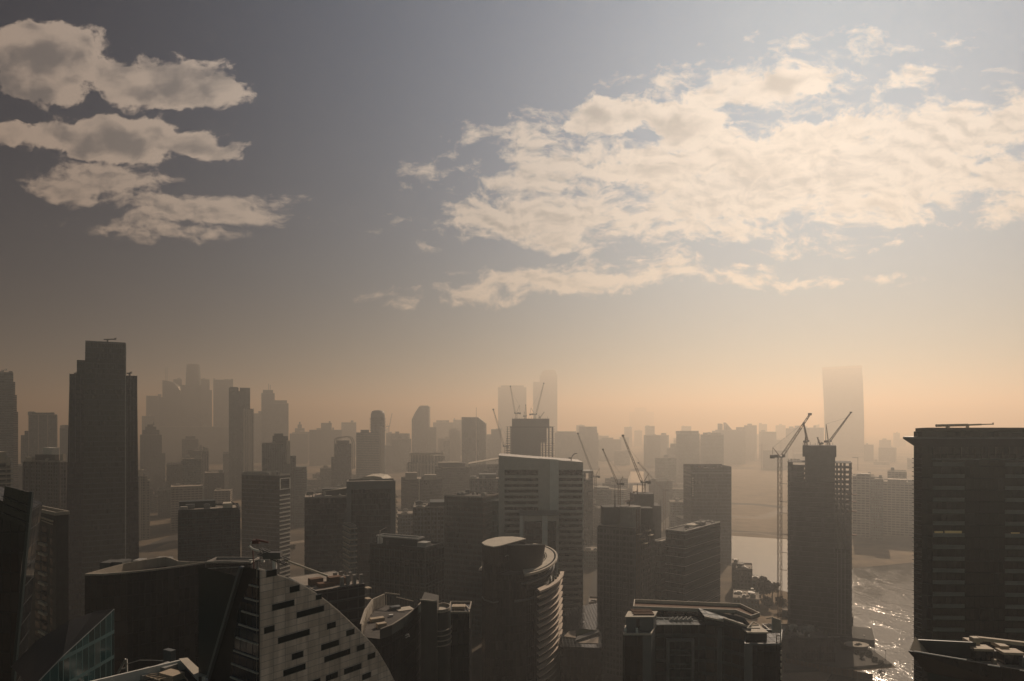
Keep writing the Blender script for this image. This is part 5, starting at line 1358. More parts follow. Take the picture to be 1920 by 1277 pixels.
M['balcony_edge'] = mat('balcony_edge', (0.50, 0.41, 0.33), .7, .3, var=.1)
round_black()

def podium():
    d = 330; t = thing('podium', 'low podium with a small lawn and stone terraces right of the round black tower', 'building', (gx(1100, d), d + 10, 0))
    z = gz(1207, 320)
    MB().prism([tuple(at(1050, 0, 316)[:2]), tuple(at(1128, 0, 314)[:2]), tuple(at(1128, 0, 395)[:2]), tuple(at(1060, 0, 380)[:2])], 0, z).build('wall', 'glass_black', t)
    def gpz(x, y, zz=z): dd = (H - zz) * F / (y - HY); return (gx(x, dd), dd)
    for nm, m, pts, h in (('terrace', 'paving', ((1057, 1195), (1080, 1198), (1079, 1184), (1066, 1186)), .5), ('lawn', 'lawn', ((1082, 1193), (1117, 1183), (1094, 1180), (1083, 1183)), .35), ('ramp', 'concrete_dark', ((1078, 1205), (1122, 1189), (1122, 1183), (1082, 1196.5)), .9), ('terrace', 'paving', ((1083, 1206), (1122, 1207), (1122, 1195)), .2)):
        MB().prism([gpz(x, y) for x, y in pts], z, z + h).build(nm, m, t)
podium()
ft(1104, 1124, 1129, 470, 16, 'balcony', 'small sunlit-roofed house in the gap beside the unfinished grid block', roof=2)
ft(1096, 1124, 1157, 420, 20, 'grid_brown', 'low flat building with a pale roof edge behind the podium lawn', roof=1, par=.6, pm='beige')

def pergola_block():
    d = 185; t = thing('apartment_block', 'grey apartment block with a long angled pergola tray and a framed glass bay', 'building', (gx(1310, d), d + 12, 0))
    # main facade
    z = gz(1180, d); MB().prism(front(1228, 1345, d + 4, 20), 0, z).build('wall', 'band_dark', t)
    MB().prism(front(1250, 1302, d + 3.2, .78), 0, gz(1205, d)).build('frame', 'grey', t)
    MB().prism(front(1255.5, 1296.5, d + 3.0, .18), 0, gz(1210, d)).build('glass_bay', 'glass_teal', t)
    q = MB()
    for y in (1236, 1262): q.prism(front(1255.5, 1296.5, d + 2.85, .14), gz(y, d), gz(y - 1.2, d), bot=True)
    q.build('transom', 'grey', t)
    for i in range(5): MB().prism(front(1336, 1343.5, d + 3.85, .14), gz(1204 + i * 24.5, d), gz(1192 + i * 24.5, d), bot=True).build('window', 'black', t)
    MB().prism(front(1345, 1362, d + 2.6, 18), 0, gz(1183, d)).build('pier', 'grey', t)
    # canted right part
    cp = [(gx(1330, d), d + 3.9), (gx(1362, d), d + 2.5), (gx(1400, d), d - 3.5), (gx(1404, d), d + 4), (gx(1335, d), d + 14)]
    MB().prism(cp, 0, lambda X, Y: gz(1165, d) - (X - gx(1330, d)) / (gx(1400, d) - gx(1330, d)) * 1.2).build('canted_wing', 'band_dark', t)
    q = MB(); zz = gz(1163, d)
    for a, b in zip(cp[:2], cp[1:3]): q.bar((*a, zz - .2), (*b, zz - .9), .45)
    q.build('parapet', 'cream', t)
    MB().prism([cp[0], cp[1], cp[2], cp[3], cp[4]], gz(1176, d), gz(1166, d), top=False).build('parapet_wall', 'grey', t)
    # left stair tower
    e = d - 4; MB().prism([(gx(1170, e), e), (gx(1221, e), e), (gx(1229, e + 7), e + 7), (gx(1172, e + 7), e + 7)], 0, gz(1190, e)).build('stair_tower', 'grey', t)
    MB().prism(front(1171, 1205, e - .4, 3), 0, gz(1192, e)).build('glass_strip', 'glass_black', t)
    b = [(gx(1174, e + 3), e + 3), (gx(1225, e + 3), e + 3), (gx(1231, e + 8), e + 8), (gx(1179, e + 8), e + 8)]; MB().prism(b, gz(1190, e) - .2, gz(1158, e + 3)).build('plant_room', 'grey', t)
    MB().prism(offset(b, .25), gz(1158, e + 3), gz(1158, e + 3) + .3, bot=True).build('roof_slab', 'cream', t)
    q = MB(); zt = gz(1158, e + 3) + .3
    for i in range(4): q.box(gx(1208, e + 4), e + 4.5 + i * 1.5, zt, 5.6, .5, .35)
    q.build('roof_louvre', 'timber', t)
    MB().prism(front(1193, 1199, e + 2.7, .2), gz(1188, e), gz(1166, e), bot=True).build('door', 'black', t)
    MB().ring([(gx(1168.5, e), e - .5), (gx(1221, e), e - .5), (gx(1229.5, e + 7), e + 7), (gx(1172, e + 7), e + 7)], .35, gz(1190, e), gz(1186.5, e)).build('parapet', 'cream', t)
    for x in (1174, 1196): MB().box(gx(x, e), e + 1.5, gz(1190, e), .6, .6, 1.3).build('chimney', 'white', t)
    # pergola tray on columns
    dd = d + 18; zc = gz(1134, dd)
    tr = [(1187, dd - 2), (1380, dd - 6), (1408, dd - 12), (1425, dd - 9), (1388, dd + 1), (1189, dd + 6)]
    pl = [(gx(x, y), y) for x, y in tr]
    MB().prism(pl, zc - 1.0, zc - .8, bot=True).build('pergola_deck', 'timber', t); MB().ring(pl, .3, zc - 1.0, zc + .15).build('pergola_rim', 'cream', t)
    for x in (1196, 1240, 1285, 1330, 1372): MB().box(gx(x, dd), dd - 1, 0 if False else z - 2, .6, .6, zc - 1.0 - z + 2).build('column', 'grey', t)
    q = MB()
    for i in range(26): x = 1194 + i * 7.2; q.box(gx(x, dd - 2), dd - 2 - i * .15 + .6, zc - .8, .25, .35, .4)
    q.build('tray_lamp', 'white', t)
    MB().prism(front(1238, 1302, d + 10, 8), z - .5, gz(1166, d + 10)).build('roof_hut', 'dark', t)
    q = MB()
    for i in range(16): q.box(gx(1256 + i * 2.8, d + 8), d + 8, z, .25, .5, .5 + .3 * (i % 3))
    q.build('roof_vent', 'plant', t)
    for x in (1247, 1278, 1298): MB().box(gx(x, d + 10), d + 12, gz(1166, d + 10), 1.6, 1.2, .7).build('plant_unit', 'white', t)
    # right end block
    f = d - 9; p = corner(1396, 1411, 1466, f, 6 + 60 * 0); p = [(gx(1396, f), f), (gx(1465, f), f), (gx(1467, f + 12), f + 12), (gx(1398, f + 12), f + 12)]
    zr = gz(1210, f); MB().prism(p, 0, zr).build('end_block', 'glass_black', t); MB().prism(front(1396, 1411, f - .4, .38), 0, zr + .1).build('pier', 'grey', t)
    q = MB()
    for i in range(8): q.box(gx(1464, f), f - .2, gz(1222 + i * 12, f) - .5, .35, .4, .9)
    q.build('edge_light', 'cream', t)
    MB().ring(p, .3, zr, zr + .5).build('parapet', 'grey', t)
    MB().prism(front(1402, 1438, f + 4, 5), zr, gz(1185, f + 4)).build('roof_room', 'dark', t); MB().prism(front(1401, 1441, f + 3.4, 6), gz(1187, f + 4) + .02, gz(1184.5, f + 4) + .05, bot=True).build('roof_room_slab', 'cream', t)
    q = MB(); a, b, c2, e2 = at(1401, 1178, f + 2), at(1424, 1178, f + 2), at(1424, 1172, f + 5), at(1412, 1166, f + 6)
    for u, v in ((a, b), (b, c2), (c2, e2), (e2, a), (at(1402, 1174, f + 4), c2)): q.bar(u, v, .25)
    q.build('roof_frame', 'cream', t)
    q = MB(); P = [at(1448, 1184, f + 3), at(1464.5, 1184, f + 3), at(1463, 1163, f + 5), at(1448, 1158, f + 6), at(1437, 1160, f + 7)]
    for u, v in zip(P, P[1:]): q.bar(u, v, .3)
    q.bar(P[0], P[3], .3); q.build('screen_frame', 'cream', t)
    q = MB(); q.face([P[0], P[1], P[2], P[3]]); q.face([P[3] + V(0, .2, 0), P[2] + V(0, .2, 0), P[1] + V(0, .2, 0), P[0] + V(0, .2, 0)]); q.build('screen_panel', 'louvre', t)
    q = MB(); q.bar(at(1464, 1184, f + 2), at(1464, 1212, f), .3); q.bar(at(1456, 1190, f + 3), at(1456, 1210, f + 2), .25)
    for i in range(4): q.bar(at(1456, 1192 + i * 6, f + 2.5), at(1464, 1192 + i * 6, f + 1), .18)
    q.build('stair_rail', 'louvre', t)
FAC['band_dark'] = facade('dark_banded_wall', (0.007, 0.014, 0.016), (0.034, 0.052, 0.054), 3.5, 2.4, .28, .1)
pergola_block()

def edge_tower():
    d = 165; t = thing('tower', 'huge dark glass tower with a flared canopy corner, filling the right edge', 'tower', (gx(1860, d), d + 22, 0))
    x0 = gx(1727, d); pts = [(x0 + 27, d + 34), (x0, d + 3.0), (x0 + .7, d + .9), (x0 + 2.6, d), (x0 + 60, d - 3), (x0 + 60, d + 34)]
    P = [pts[1], pts[2], pts[3], pts[4], pts[5], pts[0]]
    ztop = gz(834, d); MB().prism(P, 0, gz(800, d) - 1.2).build('wall', 'glass_teal_dark', t)
    q = MB()
    for z in [i * 1.08 for i in range(20, int((ztop - 2) / 1.08))]: q.bar((P[0][0] - .1, P[0][1] + .5, z), (P[1][0] - .1, P[1][1] - .1, z), .16)
    q.build('corner_louvre', 'dark', t)
    # pale spandrel strips on two bays of every storey
    st = 2.85; z = 60.0; L = 60.0; sl = -3.0 / 57.4
    n = 0
    def bay(a, b, z0, z1, m, nm, pr=.12):
        A = (x0 + a, d + (a - 2.6) * sl); B = (x0 + b, d + (b - 2.6) * sl)
        MB().prism([(A[0], A[1] - pr), (B[0], B[1] - pr), (B[0], B[1] - .01), (A[0], A[1] - .01)], z0, z1, bot=True).build(nm, m, t)
    while z < gz(870, d):
        bay(2.8, 10.2, z, z + .95, 'spandrel', 'spandrel'); bay(19.6, 32, z, z + .95, 'spandrel', 'spandrel'); z += st
    for a, b, y0, y1 in ((3.2, 5.2, 1003, 996), (5.6, 9.6, 1002, 995), (21, 23, 1003, 997)): bay(a, b, gz(y0, d), gz(y1, d), LIT, 'glowing_pane', .05)  # yellow reflections in the glass, put in as dim glowing panes
    bay(2.6, 60, gz(861, d) - .15, gz(861, d) + .15, 'grey', 'band', .25)
    for i in range(22): a = 3 + i * 1.6; MB().bar((x0 + a, d + (a - 2.6) * sl - .1, gz(859, d)), (x0 + a, d + (a - 2.6) * sl - .1, gz(838, d)), .2, .14).build('crown_mullion', 'brown', t)
    # flared rim: a slim tray that sails out past the corner
    zc = gz(819.5, d); rim = [(x0 - 2.9, d + 2.6), (x0 - 1.6, d + .6), (x0 + .6, d - .5), (x0 + 60, d - 3.7), (x0 + 60, d + 20), (x0 + 6, d + 12), (x0 - 1.2, d + 5.0)]
    MB().prism(rim, zc - .45, zc, bot=True).build('canopy', 'grey', t)
    und = [(x0 + .1, d + 2.4), (x0 + .9, d + .6), (x0 + 2.6, d - .1), (x0 + 60, d - 3.1), (x0 + 60, d + 20), (x0 + 6.5, d + 12), (x0 + .8, d + 4)]
    q = MB(); frustum(q, rim, und, zc - 2.4, zc - .44, top=False); q.build('canopy_soffit', 'dark', t)
    ex = offset(P, .02)
    pr = [(x0 + .4, d + 3), (x0 + 1.2, d + 1.2), (x0 + 3, d + .4), (x0 + 60, d - 2.6), (x0 + 60, d + 30), (x0 + 19, d + 30)]
    MB().ring(pr, .4, zc + .01, gz(803, d)).build('parapet', 'parapet_tan', t)
    MB().prism(offset(pr, -.4), gz(808, d), gz(807, d), sides=False).build('roof', 'roof', t)
FAC['glass_teal_dark'] = facade('deep_teal_glass', (0.006, 0.010, 0.011), (0.014, 0.020, 0.020), 2.85, 1.1, .10, .07, rough=.10, spec=.45, jitter=.6, blinds=.03)
M['spandrel'] = mat('grey_green_spandrel', (0.13, 0.145, 0.135), .5, .4, var=.12)
M['parapet_tan'] = mat('tan_parapet', (0.11, 0.095, 0.07), .7, .3)
edge_tower()
def edge_tower_crane():
    d = 172; t = thing('roof_crane', 'long horizontal cleaning crane on the dark tower at the right edge', 'roof crane', at(1790, 806, d))
    q = MB(); q.tube([at(1755, 798, d), at(1815, 796.8, d)], .34, 8); q.build('boom_base', 'louvre', t)
    q = MB(); q.tube([at(1812, 796.9, d), at(1840, 795.9, d)], .22, 8); q.tube([at(1838, 795.9, d), at(1862, 795.3, d)], .13, 8); q.build('boom', 'louvre', t)
    for x in (1777, 1814): MB().box(gx(x, d), d, gz(808, d), .5 if x > 1800 else .7, .6, gz(798, d) - gz(808, d)).build('post', 'louvre', t)
    q = MB(); q.bar(at(1862, 796.5, d), at(1862, 792.5, d), .22); q.build('boom_head', 'louvre', t)
edge_tower_crane()
def prow_roof():
    z = 117.5; t = thing('rooftop', 'near rooftop with a pointed prow, sloping parapet and tan louvre boxes, bottom right', 'building', (gx(1850, 96), 98, 0))
    def rp(px, py, zz=z): d = (H - zz) * F / (py - HY); return V(gx(px, d), d, zz)
    fl = z - 2.4
    A, B, Cc = rp(1702, 1220.5), rp(1720, 1199.5), rp(1830, 1205)
    D1, E1 = rp(1818, 1240), rp(1990, 1270)
    k = lambda v, zz: V(v.x, v.y, zz)
    far = V(Cc.x + 30, Cc.y + 4, z); 
    bodyp = [tuple(v.to_2d()) for v in (A + V(3.4, .9, 0), E1 + V(0, .5, 0), far, B + V(1.6, -.6, 0))]
    MB().prism(bodyp, 0, fl).build('wall', 'dark', t); MB().prism(bodyp, fl, fl + .03, sides=False).build('roof', 'roof', t)
    # front parapet: thin blade with its point at the left
    q = MB(); low = [A + V(3.0, 0.5, -3.2), E1 + V(0, .4, -3.2)]
    q.face([low[0], low[1], E1, D1, A]); q.face([A + V(.5, .35, 0), D1 + V(0, .35, 0), E1 + V(0, .35, 0), low[1] + V(0, .35, 0), low[0] + V(0, .35, 0)]); q.face([A, D1, D1 + V(0, .35, 0), A + V(.5, .35, 0)]); q.face([D1, E1, E1 + V(0, .35, 0), D1 + V(0, .35, 0)]); q.build('front_parapet', 'black', t)
    q = MB(); q.bar(A.lerp(D1, .12) + V(0, .1, .08), A.lerp(D1, .96) + V(0, .1, .08), .14); q.bar(rp(1852, 1246.5), rp(1875, 1250), .12); q.bar(rp(1912, 1256.5), rp(1930, 1259.5), .12); q.build('coping', 'white', t)
    # inner sloping panel at the prow, and rear parapet
    q = MB(); s = [A + V(.6, .5, 0), rp(1746, 1229, fl), V(B.x + 2.0, B.y - .4, fl), B + V(-.3, 0, .5)]
    q.face([s[0], s[1], s[2], s[3]]); q.face([v + V(0, .1, -.15) for v in (s[3], s[2], s[1], s[0])]); q.build('sloping_panel', 'louvre', t)
    q = MB(); q.face([k(B, fl) + V(2, -.4, 0), k(Cc, fl), Cc, B]); q.face([B + V(0, .3, 0), Cc + V(0, .3, 0), k(Cc, fl) + V(0, .3, 0), k(B, fl) + V(0, .3, 0)]); q.face([B, Cc, Cc + V(0, .3, 0), B + V(0, .3, 0)]); q.build('rear_parapet', 'dark', t)
    def bx(x, y, w, dp, h, nm, m, zz=None, rot=-4): p = rp(x, y, fl if zz is None else zz); MB().box(p.x, p.y, p.z, w, dp, h, R(rot)).build(nm, m, t); return p
    for x, y in ((1778, 1229), (1798, 1231)):
        p = rp(x, y, fl)
        q = MB(); q.box(p.x, p.y, fl, 1.3, 1.0, .15, R(-5))
        for i in range(4): q.box(p.x, p.y, fl + .3 + i * .32, 1.35, 1.05, .14, R(-5))
        q.box(p.x, p.y, fl + .1, 1.0, .7, 1.4, R(-5)); q.build('condenser', 'louvre', t)
    bx(1812, 1226, .8, .8, 1.6, 'duct', 'louvre')
    for (x, y, w, top) in ((1838, 1236, 2.5, 1213), (1893, 1243, 2.6, 1220)):
        p = rp(x, y, fl); hh = H + (HY - top) / F * p.y - fl
        MB().box(p.x, p.y, fl, w, 1.8, hh - .3, R(-5)).build('louvre_house', 'black', t)
        MB().box(p.x, p.y, fl + hh - .3, w + .25, 2.1, .34, R(-5)).build('louvre_cap', 'louvre', t)
        MB().box(p.x + .0, p.y + 2.0, fl + hh - .1, 1.2, 2.4, .5, R(-5)).build('duct', 'louvre', t)
    zb = rp(1842, 1199, z).z; q = MB(); q.bar(V(gx(1838, 99), 99.5, gz(1197, 99.5)), V(gx(1990, 97), 97, gz(1215, 97)), .7, .5); q.box(gx(1834, 99), 99.5, gz(1203, 99.5), 1.3, 1, gz(1194.5, 99.5) - gz(1203, 99.5)); q.build('roof_duct', 'louvre', t)
    bx(1866, 1232, 1.1, .9, 1.0, 'condenser', 'grey'); bx(1864, 1244, .5, .5, .6, 'condenser', 'louvre')
    bx(1920, 1250, 1.0, .8, 1.2, 'condenser', 'grey')
prow_roof()
# ------------------------------------------------------------------ cranes
CR = 'tower cranes on the building sites'
def luffer(label, d, mx, yb, yt, tip, apex, cj, w=2.0, m='crane', cw=.3, dz=0.0, red=None, hook=None):
    """luffing crane: mast column mx from row yb to yt, jib tip, A-frame apex, counter-jib end column"""
    t = thing('tower_crane', label, 'crane', at(mx, yb, d), CR)
    if d > 700: w *= 1.25; cw *= 1.25
    zt = gz(yt, d); X = gx(mx, d)
    q = MB(); q.lattice((X, d, gz(yb, d)), (X, d, zt), w, cw, w * 1.1); q.build('mast', m, t)
    s = 1 if tip[0] > mx else -1
    pv = V(X + s * w * .7, d, zt + w * .5); T = at(tip[0], tip[1], d); T.y += dz; Ap = at(apex[0], apex[1], d); E = V(gx(cj, d), d, zt + w * .35)
    q = MB(); q.lattice(pv, T, w * .75, cw * .8, w * 1.1, w * .35); q.build('jib', m, t)
    q = MB(); q.box(T.x, T.y, T.z - w * .3, w * .8, w * .8, w * .7); q.build('jib_head', 'steel', t)
    c = (X + E.x) / 2; q = MB(); q.box(c + s * w * .2, d, zt, abs(E.x - X) + w * 1.4, w * 1.1, w * .4); q.box(c, d, zt + w * .4, abs(E.x - X) * .5, w * .8, w * .5); q.build('machine_deck', 'steel', t)
    q = MB(); q.box(E.x, d, zt - w * .25, w * 1.0, w * 1.2, w * 1.0); q.build('counterweight', 'concrete_dark', t)
    q = MB(); q.box(X + s * w * .9, d - w * .7, zt + w * .1, w * .7, w * .6, w * .9); q.build('cab', 'steel', t)
    q = MB(); q.bar(V(X, d - w * .3, zt + w * .4), Ap, cw * 1.1); q.bar(V(X, d + w * .3, zt + w * .4), Ap, cw * 1.1); q.bar(E + V(0, 0, w * .4), Ap, cw * .8); q.build('a_frame', m, t)
    q = MB(); q.bar(Ap, pv.lerp(T, .82), cw * .35); q.build('luffing_rope', 'steel', t)
    if hook:
        q = MB(); hz = gz(hook, d); q.bar(T, V(T.x, T.y, hz), cw * .3); q.box(T.x, T.y, hz - w * .3, w * .35, w * .35, w * .5); q.build('hook', 'steel', t)
    return t
luffer('crane leaning steeply left, rising beside the left edge of the tower with five cranes', 1008, 947.5, 900, 838, (925, 768), (951, 820), 952, 2.4, cw=.34, hook=None)
luffer('leftmost tall crane on the tower with five cranes, its jib up and to the left', 1036, 968, 786, 776, (957, 724.5), (974, 760), 975, 2.0, cw=.3)
luffer('stubby crane pointing straight up in the middle of the tower with five cranes', 1046, 985, 786, 781, (985.7, 759.5), (983, 772), 982, 1.5, 'crane', .32)
luffer('tall crane with its jib up and to the right on the tower with five cranes', 1036, 1003, 786, 778, (1019.5, 719), (995.5, 765), 994, 2.0, cw=.3)
luffer('short squat crane at the right corner of the tower with five cranes', 1046, 1012, 786, 783, (1020, 773), (1010, 778), 1011, 1.2, cw=.3)
luffer('crane leaning left just right of the white banded tower', 675, 1116, 925, 895, (1083.5, 813), (1124, 878), 1123, 2.0, 'crane', .26)
luffer('smaller crane leaning left above the round concrete core', 470, 1161, 952, 909, (1130.5, 843), (1168, 893), 1168, 1.5, 'crane', .2)
luffer('largest crane leaning left, standing on the blank concrete core', 546, 1207, 927, 906, (1168, 817), (1216, 888), 1217, 2.2, 'crane', .3)
luffer('faint crane half hidden by the hazy apartment tower, its jib crossing behind the largest crane', 850, 1246, 1000, 920, (1197, 868), (1252.5, 901), 1253, 2.0, 'crane', .24)
luffer('tallest free-standing crane, left of the unfinished tower by the canal, jib up to the right', 488, 1462, 1190, 858, (1518.5, 777), (1449, 839), 1448, 2.4, 'crane', .26, hook=None)
luffer('crane on the unfinished tower by the canal with its jib up to the right', 496, 1553, 837, 829, (1595.5, 773.5), (1549, 795), 1548, 1.5, 'crane', .26)
luffer('crane seen end-on, its jib straight up, on the left of the canal-side core', 490, 1511, 837, 829, (1513.5, 794), (1510, 818), 1509, 1.5, 'crane', .3, dz=6)
luffer('small crane with a bent stub jib between the two canal-side cranes', 492, 1538, 837, 832, (1533, 821), (1541, 829), 1542, 1.1, 'crane', .25)
luffer('faint crane on the small hazy tower top right of the dome-topped tower', 2565, 729, 813, 800, (735, 776), (726, 795), 725, 2.6, 'crane', .5)
def ties():
    for y in (906, 940, 961, 1001, 1035, 1068):
        d = 488; q = MB(); q.bar(at(1462, y, d), at(1476, y + 1.5, 482), .35); q.bar(at(1464, y, d + 1), at(1476, y + 1.5, 483), .25); o = q.build('mast_tie', 'steel', CRN)
CRN = [o for o in bpy.data.objects if o.get('label', '').startswith('tallest free-standing')][0]
ties()
def hammerhead(label, d, mx, yb, yt, x0, x1, w=2.2):
    t = thing('hammerhead_crane', label, 'crane', at(mx, yb, d), 'small hammerhead cranes in the haze'); X = gx(mx, d); z = gz(yt, d)
    MB().lattice((X, d, gz(yb, d)), (X, d, z + 6), w, .45, w * 1.4).build('mast', 'crane', t)
    MB().lattice((gx(x0, d), d, z), (gx(x1, d), d, z), w * .8, .4, w * 1.4).build('jib', 'crane', t)
    q = MB(); q.bar((X, d, z + 6), (gx(x0, d), d, z + .8), .3); q.bar((X, d, z + 6), (gx(x1, d), d, z + .8), .3); q.build('tie_rod', 'steel', t)
    MB().box(gx(x0 if abs(x0 - mx) < abs(x1 - mx) else x1, d), d, z - 2.4, 4, 2.4, 2.4).build('counterweight', 'concrete_dark', t)
hammerhead('faint hammerhead crane at the left of the pale hazy block by the canal', 2250, 1428, 905, 835, 1424, 1440)
hammerhead('faint hammerhead crane standing above the pale hazy block by the canal', 2325, 1464, 860, 832, 1456, 1472)
hammerhead('faint thin crane mast close behind the tallest free-standing crane', 2375, 1487, 880, 842, 1482, 1494)
def roof_bmu(label, d, x0, x1, y, px, y2):
    t = thing('roof_crane', label, 'roof crane', at(px, y2, d)); q = MB(); q.bar(at(x0, y, d), at(x1, y - .4, d), .9, .8); q.build('boom', 'steel', t)
    MB().box(gx(px, d), d, gz(y2, d), 1.1, 1, gz(y, d) - gz(y2, d)).build('post', 'steel', t)
    q = MB(); q.bar(at(x1 - 4, y - 2.2, d), at(x1 + 1, y - 2.6, d), .4); q.bar(at(x1 - 1, y - 2.6, d), at(x1 - 1, y, d), .35); q.build('boom_head', 'steel', t)
roof_bmu('T-shaped cleaning crane on the top of the tallest twin-winged tower', 526, 195, 218, 636.6, 202, 644)
roof_bmu('small cleaning crane on the right wing of the tallest twin-winged tower', 521, 238, 247, 700, 243, 705)
roof_bmu('small cleaning crane on the left wing of the tallest twin-winged tower', 521, 139, 146, 700, 144, 705)
roof_bmu('tiny crane on the roof of the cut-off tower at the left edge', 1051, 2, 13, 694.3, 6, 699)
def deck_crane():
    d = 415; t = thing('roof_crane', 'short red-brown derrick on the deck around the round concrete core', 'roof crane', at(1180, 952, d))
    q = MB(); q.bar(at(1172, 940, d), at(1190, 937.5, d), .5); q.build('boom', 'crane_red', t); MB().box(gx(1180, d), d, gz(953, d), .7, .7, gz(939, d) - gz(953, d)).build('post', 'crane', t)
    MB().box(gx(1178, d), d, gz(945, d), 2, 1.2, 1.2).build('machine_deck', 'steel', t)
    t = thing('mast', 'tall thin black mast at the left of the round concrete core', 'mast', at(1153, 952, 408)); q = MB(); q.tube([at(1153, 953, 408), at(1153, 907, 408)], [.45, .12], 6); q.build('pole', 'steel', t); MB().box(gx(1153, 408), 408, gz(953, 408), 1.6, 1.6, 1.2).build('base', 'steel', t)
    t = thing('concrete_pump', 'dark placing boom mast on top of the blank concrete core', 'mast', at(1195, 927, 521)); q = MB(); q.tube([at(1195, 927, 521), at(1195, 907, 521)], [.55, .2], 6); q.build('pole', 'steel', t); q = MB(); q.bar(at(1189, 923, 521), at(1196, 920, 521), .5); q.box(gx(1188, 521), 521, gz(925, 521), 1, 1, 1.5); q.build('placing_boom', 'timber', t)
deck_crane()
# ------------------------------------------------------------------ trees, lamps, boats
def leafmat(name, c):
    m = bpy.data.materials.new(name); m.use_nodes = True; g = G(m.node_tree); p = m.node_tree.nodes['Principled BSDF']
    oc = g.n('ShaderNodeTexCoord').outputs['Object']; k = g.rng(g.noise(oc, 1.2, 3, .6).outputs[0], .3, .7, .55, 1.4, False)
    g.put(p.inputs['Base Color'], g.v('MULTIPLY', g.xyz(k, k, k), c)); p.inputs['Roughness'].default_value = .8; return m
M['leaf'] = leafmat('leaf', (0.035, 0.042, 0.02))
M['bark'] = mat('bark', (0.07, 0.055, 0.04), .9, .2)
def tree(label, x, y, h, r, seed, cat='tree', group=None):
    rr = random.Random(seed); t = thing('tree', label, cat, (x, y, 0), group)
    q = MB(); q.tube([(x, y, -.2), (x + .1, y, h * .3), (x + .3, y + .1, h * .6)], [h * .035, h * .026, h * .012], 7)
    for k in range(5):
        a = rr.uniform(0, 6.28); q.tube([(x + .1, y, h * (.28 + .06 * k)), (x + math.cos(a) * r * .6, y + math.sin(a) * r * .6, h * (.55 + .07 * k))], [h * .014, h * .005], 5)
    q.build('trunk', 'bark', t)
    q = MB()
    cl = [(x + rr.uniform(-.6, .6) * r, y + rr.uniform(-.6, .6) * r, h * rr.uniform(.45, .86), r * rr.uniform(.3, .55)) for _ in range(11)]
    for (cx, cy, cz, cr) in cl:
        for _ in range(75):
            v = V(rr.gauss(0, 1), rr.gauss(0, 1), rr.gauss(0, .75)); v.normalize(); v *= cr * rr.uniform(.5, 1.05)
            p = V(cx, cy, cz) + v; a = V(rr.uniform(-1, 1), rr.uniform(-1, 1), rr.uniform(-1, 1)).normalized() * r * .13; b = a.cross(V(rr.uniform(-1, 1), rr.uniform(-1, 1), rr.uniform(-1, 1))).normalized() * r * .09
            q.face([p - a, p + b, p + a, p - b], [(0, 0), (1, 0), (1, 1), (0, 1)])
    q.build('crown', 'leaf', t)
TR = 'trees on the shore below the basin'
for i, (px, py, h, r, lab) in enumerate(((1432, 1128, 21, 9, 'tallest dark round tree left of the tall free-standing crane'), (1448, 1126, 17, 7, 'dark tree close against the mast of the tall free-standing crane'), (1419, 1134, 13, 6, 'smaller dark tree in front of the tallest round one'),
        (1440, 1144, 12, 6, 'low dark tree in front of the crane-side tree'), (1462, 1146, 11, 5, 'dark tree at the foot of the tall free-standing crane'), (1404, 1140, 9, 5, 'small tree on the left end of the shore trees'))):
    x, y = gp(px, py); tree(lab, x, y, h, r, 20 + i, group=TR)
for i, (px, py, h, lab) in enumerate(((1608, 1222, 5.5, 'left tree on the promenade point'), (1628, 1232, 4.5, 'right tree on the promenade point, near the lamp posts'))):
    x, y = gp(px, py); tree(lab, x, y, h, 2.6, 50 + i, group='trees on the promenade point')
for i, (px, py, lab) in enumerate(((528, 1042, 'roadside tree near the foot of the white-striped office tower'), (548, 1034, 'roadside tree further along, right of the white-striped office tower'))):
    x, y = gp(px, py); tree(lab, x, y, 8, 4, 60 + i, group='trees by the left road')
for i in range(9):
    px, py = 1560 + i * 11.5, 1204 + i * 5.2 + (i % 3) * 4
    x, y = gp(px, py); tree('low dark shrub number %d from the left along the promenade edge' % (i + 1) if False else ['shrub nearest the unfinished canal-side tower on the promenade', 'second shrub from the tower end of the promenade', 'third shrub from the tower end of the promenade', 'shrub just before the round pavilion', 'shrub hard against the round pavilion', 'shrub behind the first lamp post on the promenade', 'shrub between the first and middle lamp posts', 'shrub beside the middle lamp post', 'shrub nearest the tip of the promenade point'][i], x, y, 3.2 + (i % 3), 2.2, 80 + i, 'shrub', 'shrubs along the promenade')
def lamp(px, py, label):
    x, y = gp(px, py); z0 = 1.6; t = thing('street_lamp', label, 'street lamp', (x, y, z0), 'lamp posts along the promenade')
    q = MB(); q.tube([(x, y, z0), (x, y, z0 + 5.6)], [.14, .08], 8); q.build('pole', 'steel', t)
    MB().box(x, y, z0 + 5.5, .6, .6, .7).build('lamp_head', 'dark', t); MB().box(x, y, z0, .5, .5, .5).build('base', 'steel', t)
lamp(1620, 1213, 'promenade lamp post nearest the unfinished tower'); lamp(1640, 1226, 'middle lamp post of the promenade row'); lamp(1660, 1241, 'lamp post closest to the tip of the promenade point')
def shore_podium():
    d = 425; t = tower('podium', 'low dark podium with planted roof at the foot of the unfinished canal-side tower', 'building', front(1462, 1566, d, 30), gz(1196, d), 'glass_black', roof=7, rm='roof_dark', pm='dark', par=.6)
    for i, (x, dd) in enumerate(((1475, 8), (1490, 14), (1512, 6), (1530, 16), (1548, 10))): MB().tube([(gx(x, d + dd), d + dd, gz(1197, d)), (gx(x, d + dd), d + dd, gz(1190, d))], [1.6, .4], 7).build('planter_shrub', 'leaf', t)
shore_podium()
ft(1466, 1600, 1150, 521, 14, 'grid_grey', 'low site sheds behind the base of the unfinished canal-side tower', roof=5, par=.5)
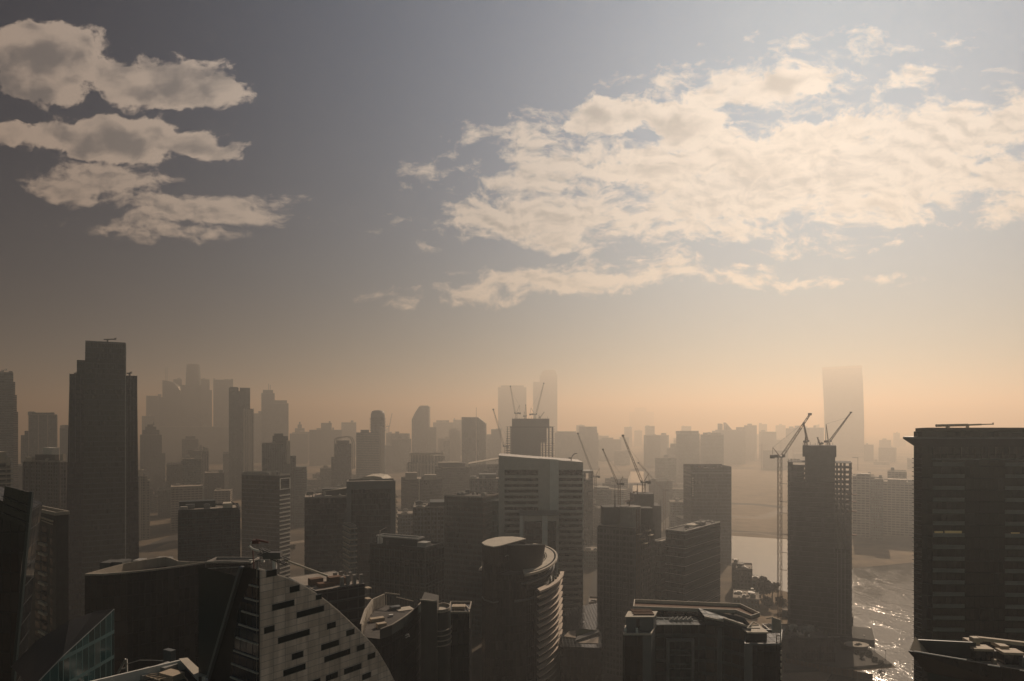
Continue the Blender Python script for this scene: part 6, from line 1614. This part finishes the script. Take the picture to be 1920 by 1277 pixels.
def pavilion():
    a = gp(1586, 1226); b = gp(1618, 1214); t = thing('pavilion', 'low round pavilion with a sunlit pale roof on the promenade point', 'building', (gp(1603, 1222)[0], gp(1603, 1222)[1], 1.6))
    c = gp(1606, 1221); p = arcpts(c[0], c[1], 7, 5, 0, 345, 23); MB().prism(p, 1.6, 4.2, top=False).build('wall', 'brown', t); MB().prism(offset(p, .8), 4.2, 4.7, bot=True).build('roof', 'beige', t)
pavilion()
def quay_fence():
    t = thing('fence', 'long brown site hoarding along the canal edge, bottom right', 'fence', (gx(1500, 420), 420, 0)); q = MB(); pts = [gp(1440, 1240), gp(1500, 1252), gp(1560, 1264), (gx(1637, 398), 398)]
    for a, b in zip(pts, pts[1:]): q.prism([a, b, (b[0], b[1] + .2), (a[0], a[1] + .2)], 0, 4.2)
    q.build('hoarding', 'timber', t)
    for a, b in zip(pts, pts[1:]):
        for i in range(8): f = i / 8; MB().bar((a[0] + (b[0] - a[0]) * f, a[1] + (b[1] - a[1]) * f - .1, 0), (a[0] + (b[0] - a[0]) * f, a[1] + (b[1] - a[1]) * f - .1, 4.3), .2).build('post', 'steel', t)
quay_fence()
HAZE_D = 0.00066
def haze():
    x0, x1, y0, y1, z0, z1 = -9000, 9000, -500, 11000, -4.0, 476.0
    me = bpy.data.meshes.new('haze')
    vs = [(x, y, z) for z in (z0, z1) for x, y in ((x0, y0), (x1, y0), (x1, y1), (x0, y1))]
    me.from_pydata(vs, [], [(3,2,1,0),(4,5,6,7),(0,1,5,4),(1,2,6,5),(2,3,7,6),(3,0,4,7)])
    o = bpy.data.objects.new('haze', me); col.objects.link(o); o['kind'] = 'stuff'
    o['label'] = 'warm dusty haze filling the air over the whole city'; o['category'] = 'haze'
    m = bpy.data.materials.new('haze'); m.use_nodes = True; nt = m.node_tree; nt.nodes.clear()
    pv = nt.nodes.new('ShaderNodeVolumePrincipled')
    # pale dust that swallows blue a little faster than red: thin air stays neutral, deep air turns peach
    pv.inputs['Color'].default_value = (0.5, 0.5, 0.5, 1)
    pv.inputs['Absorption Color'].default_value = (1.0, 0.57, 0.20, 1)
    pv.inputs['Density'].default_value = HAZE_D; pv.inputs['Anisotropy'].default_value = 0.62
    out = nt.nodes.new('ShaderNodeOutputMaterial'); nt.links.new(pv.outputs[0], out.inputs['Volume'])
    me.materials.append(m)
haze()
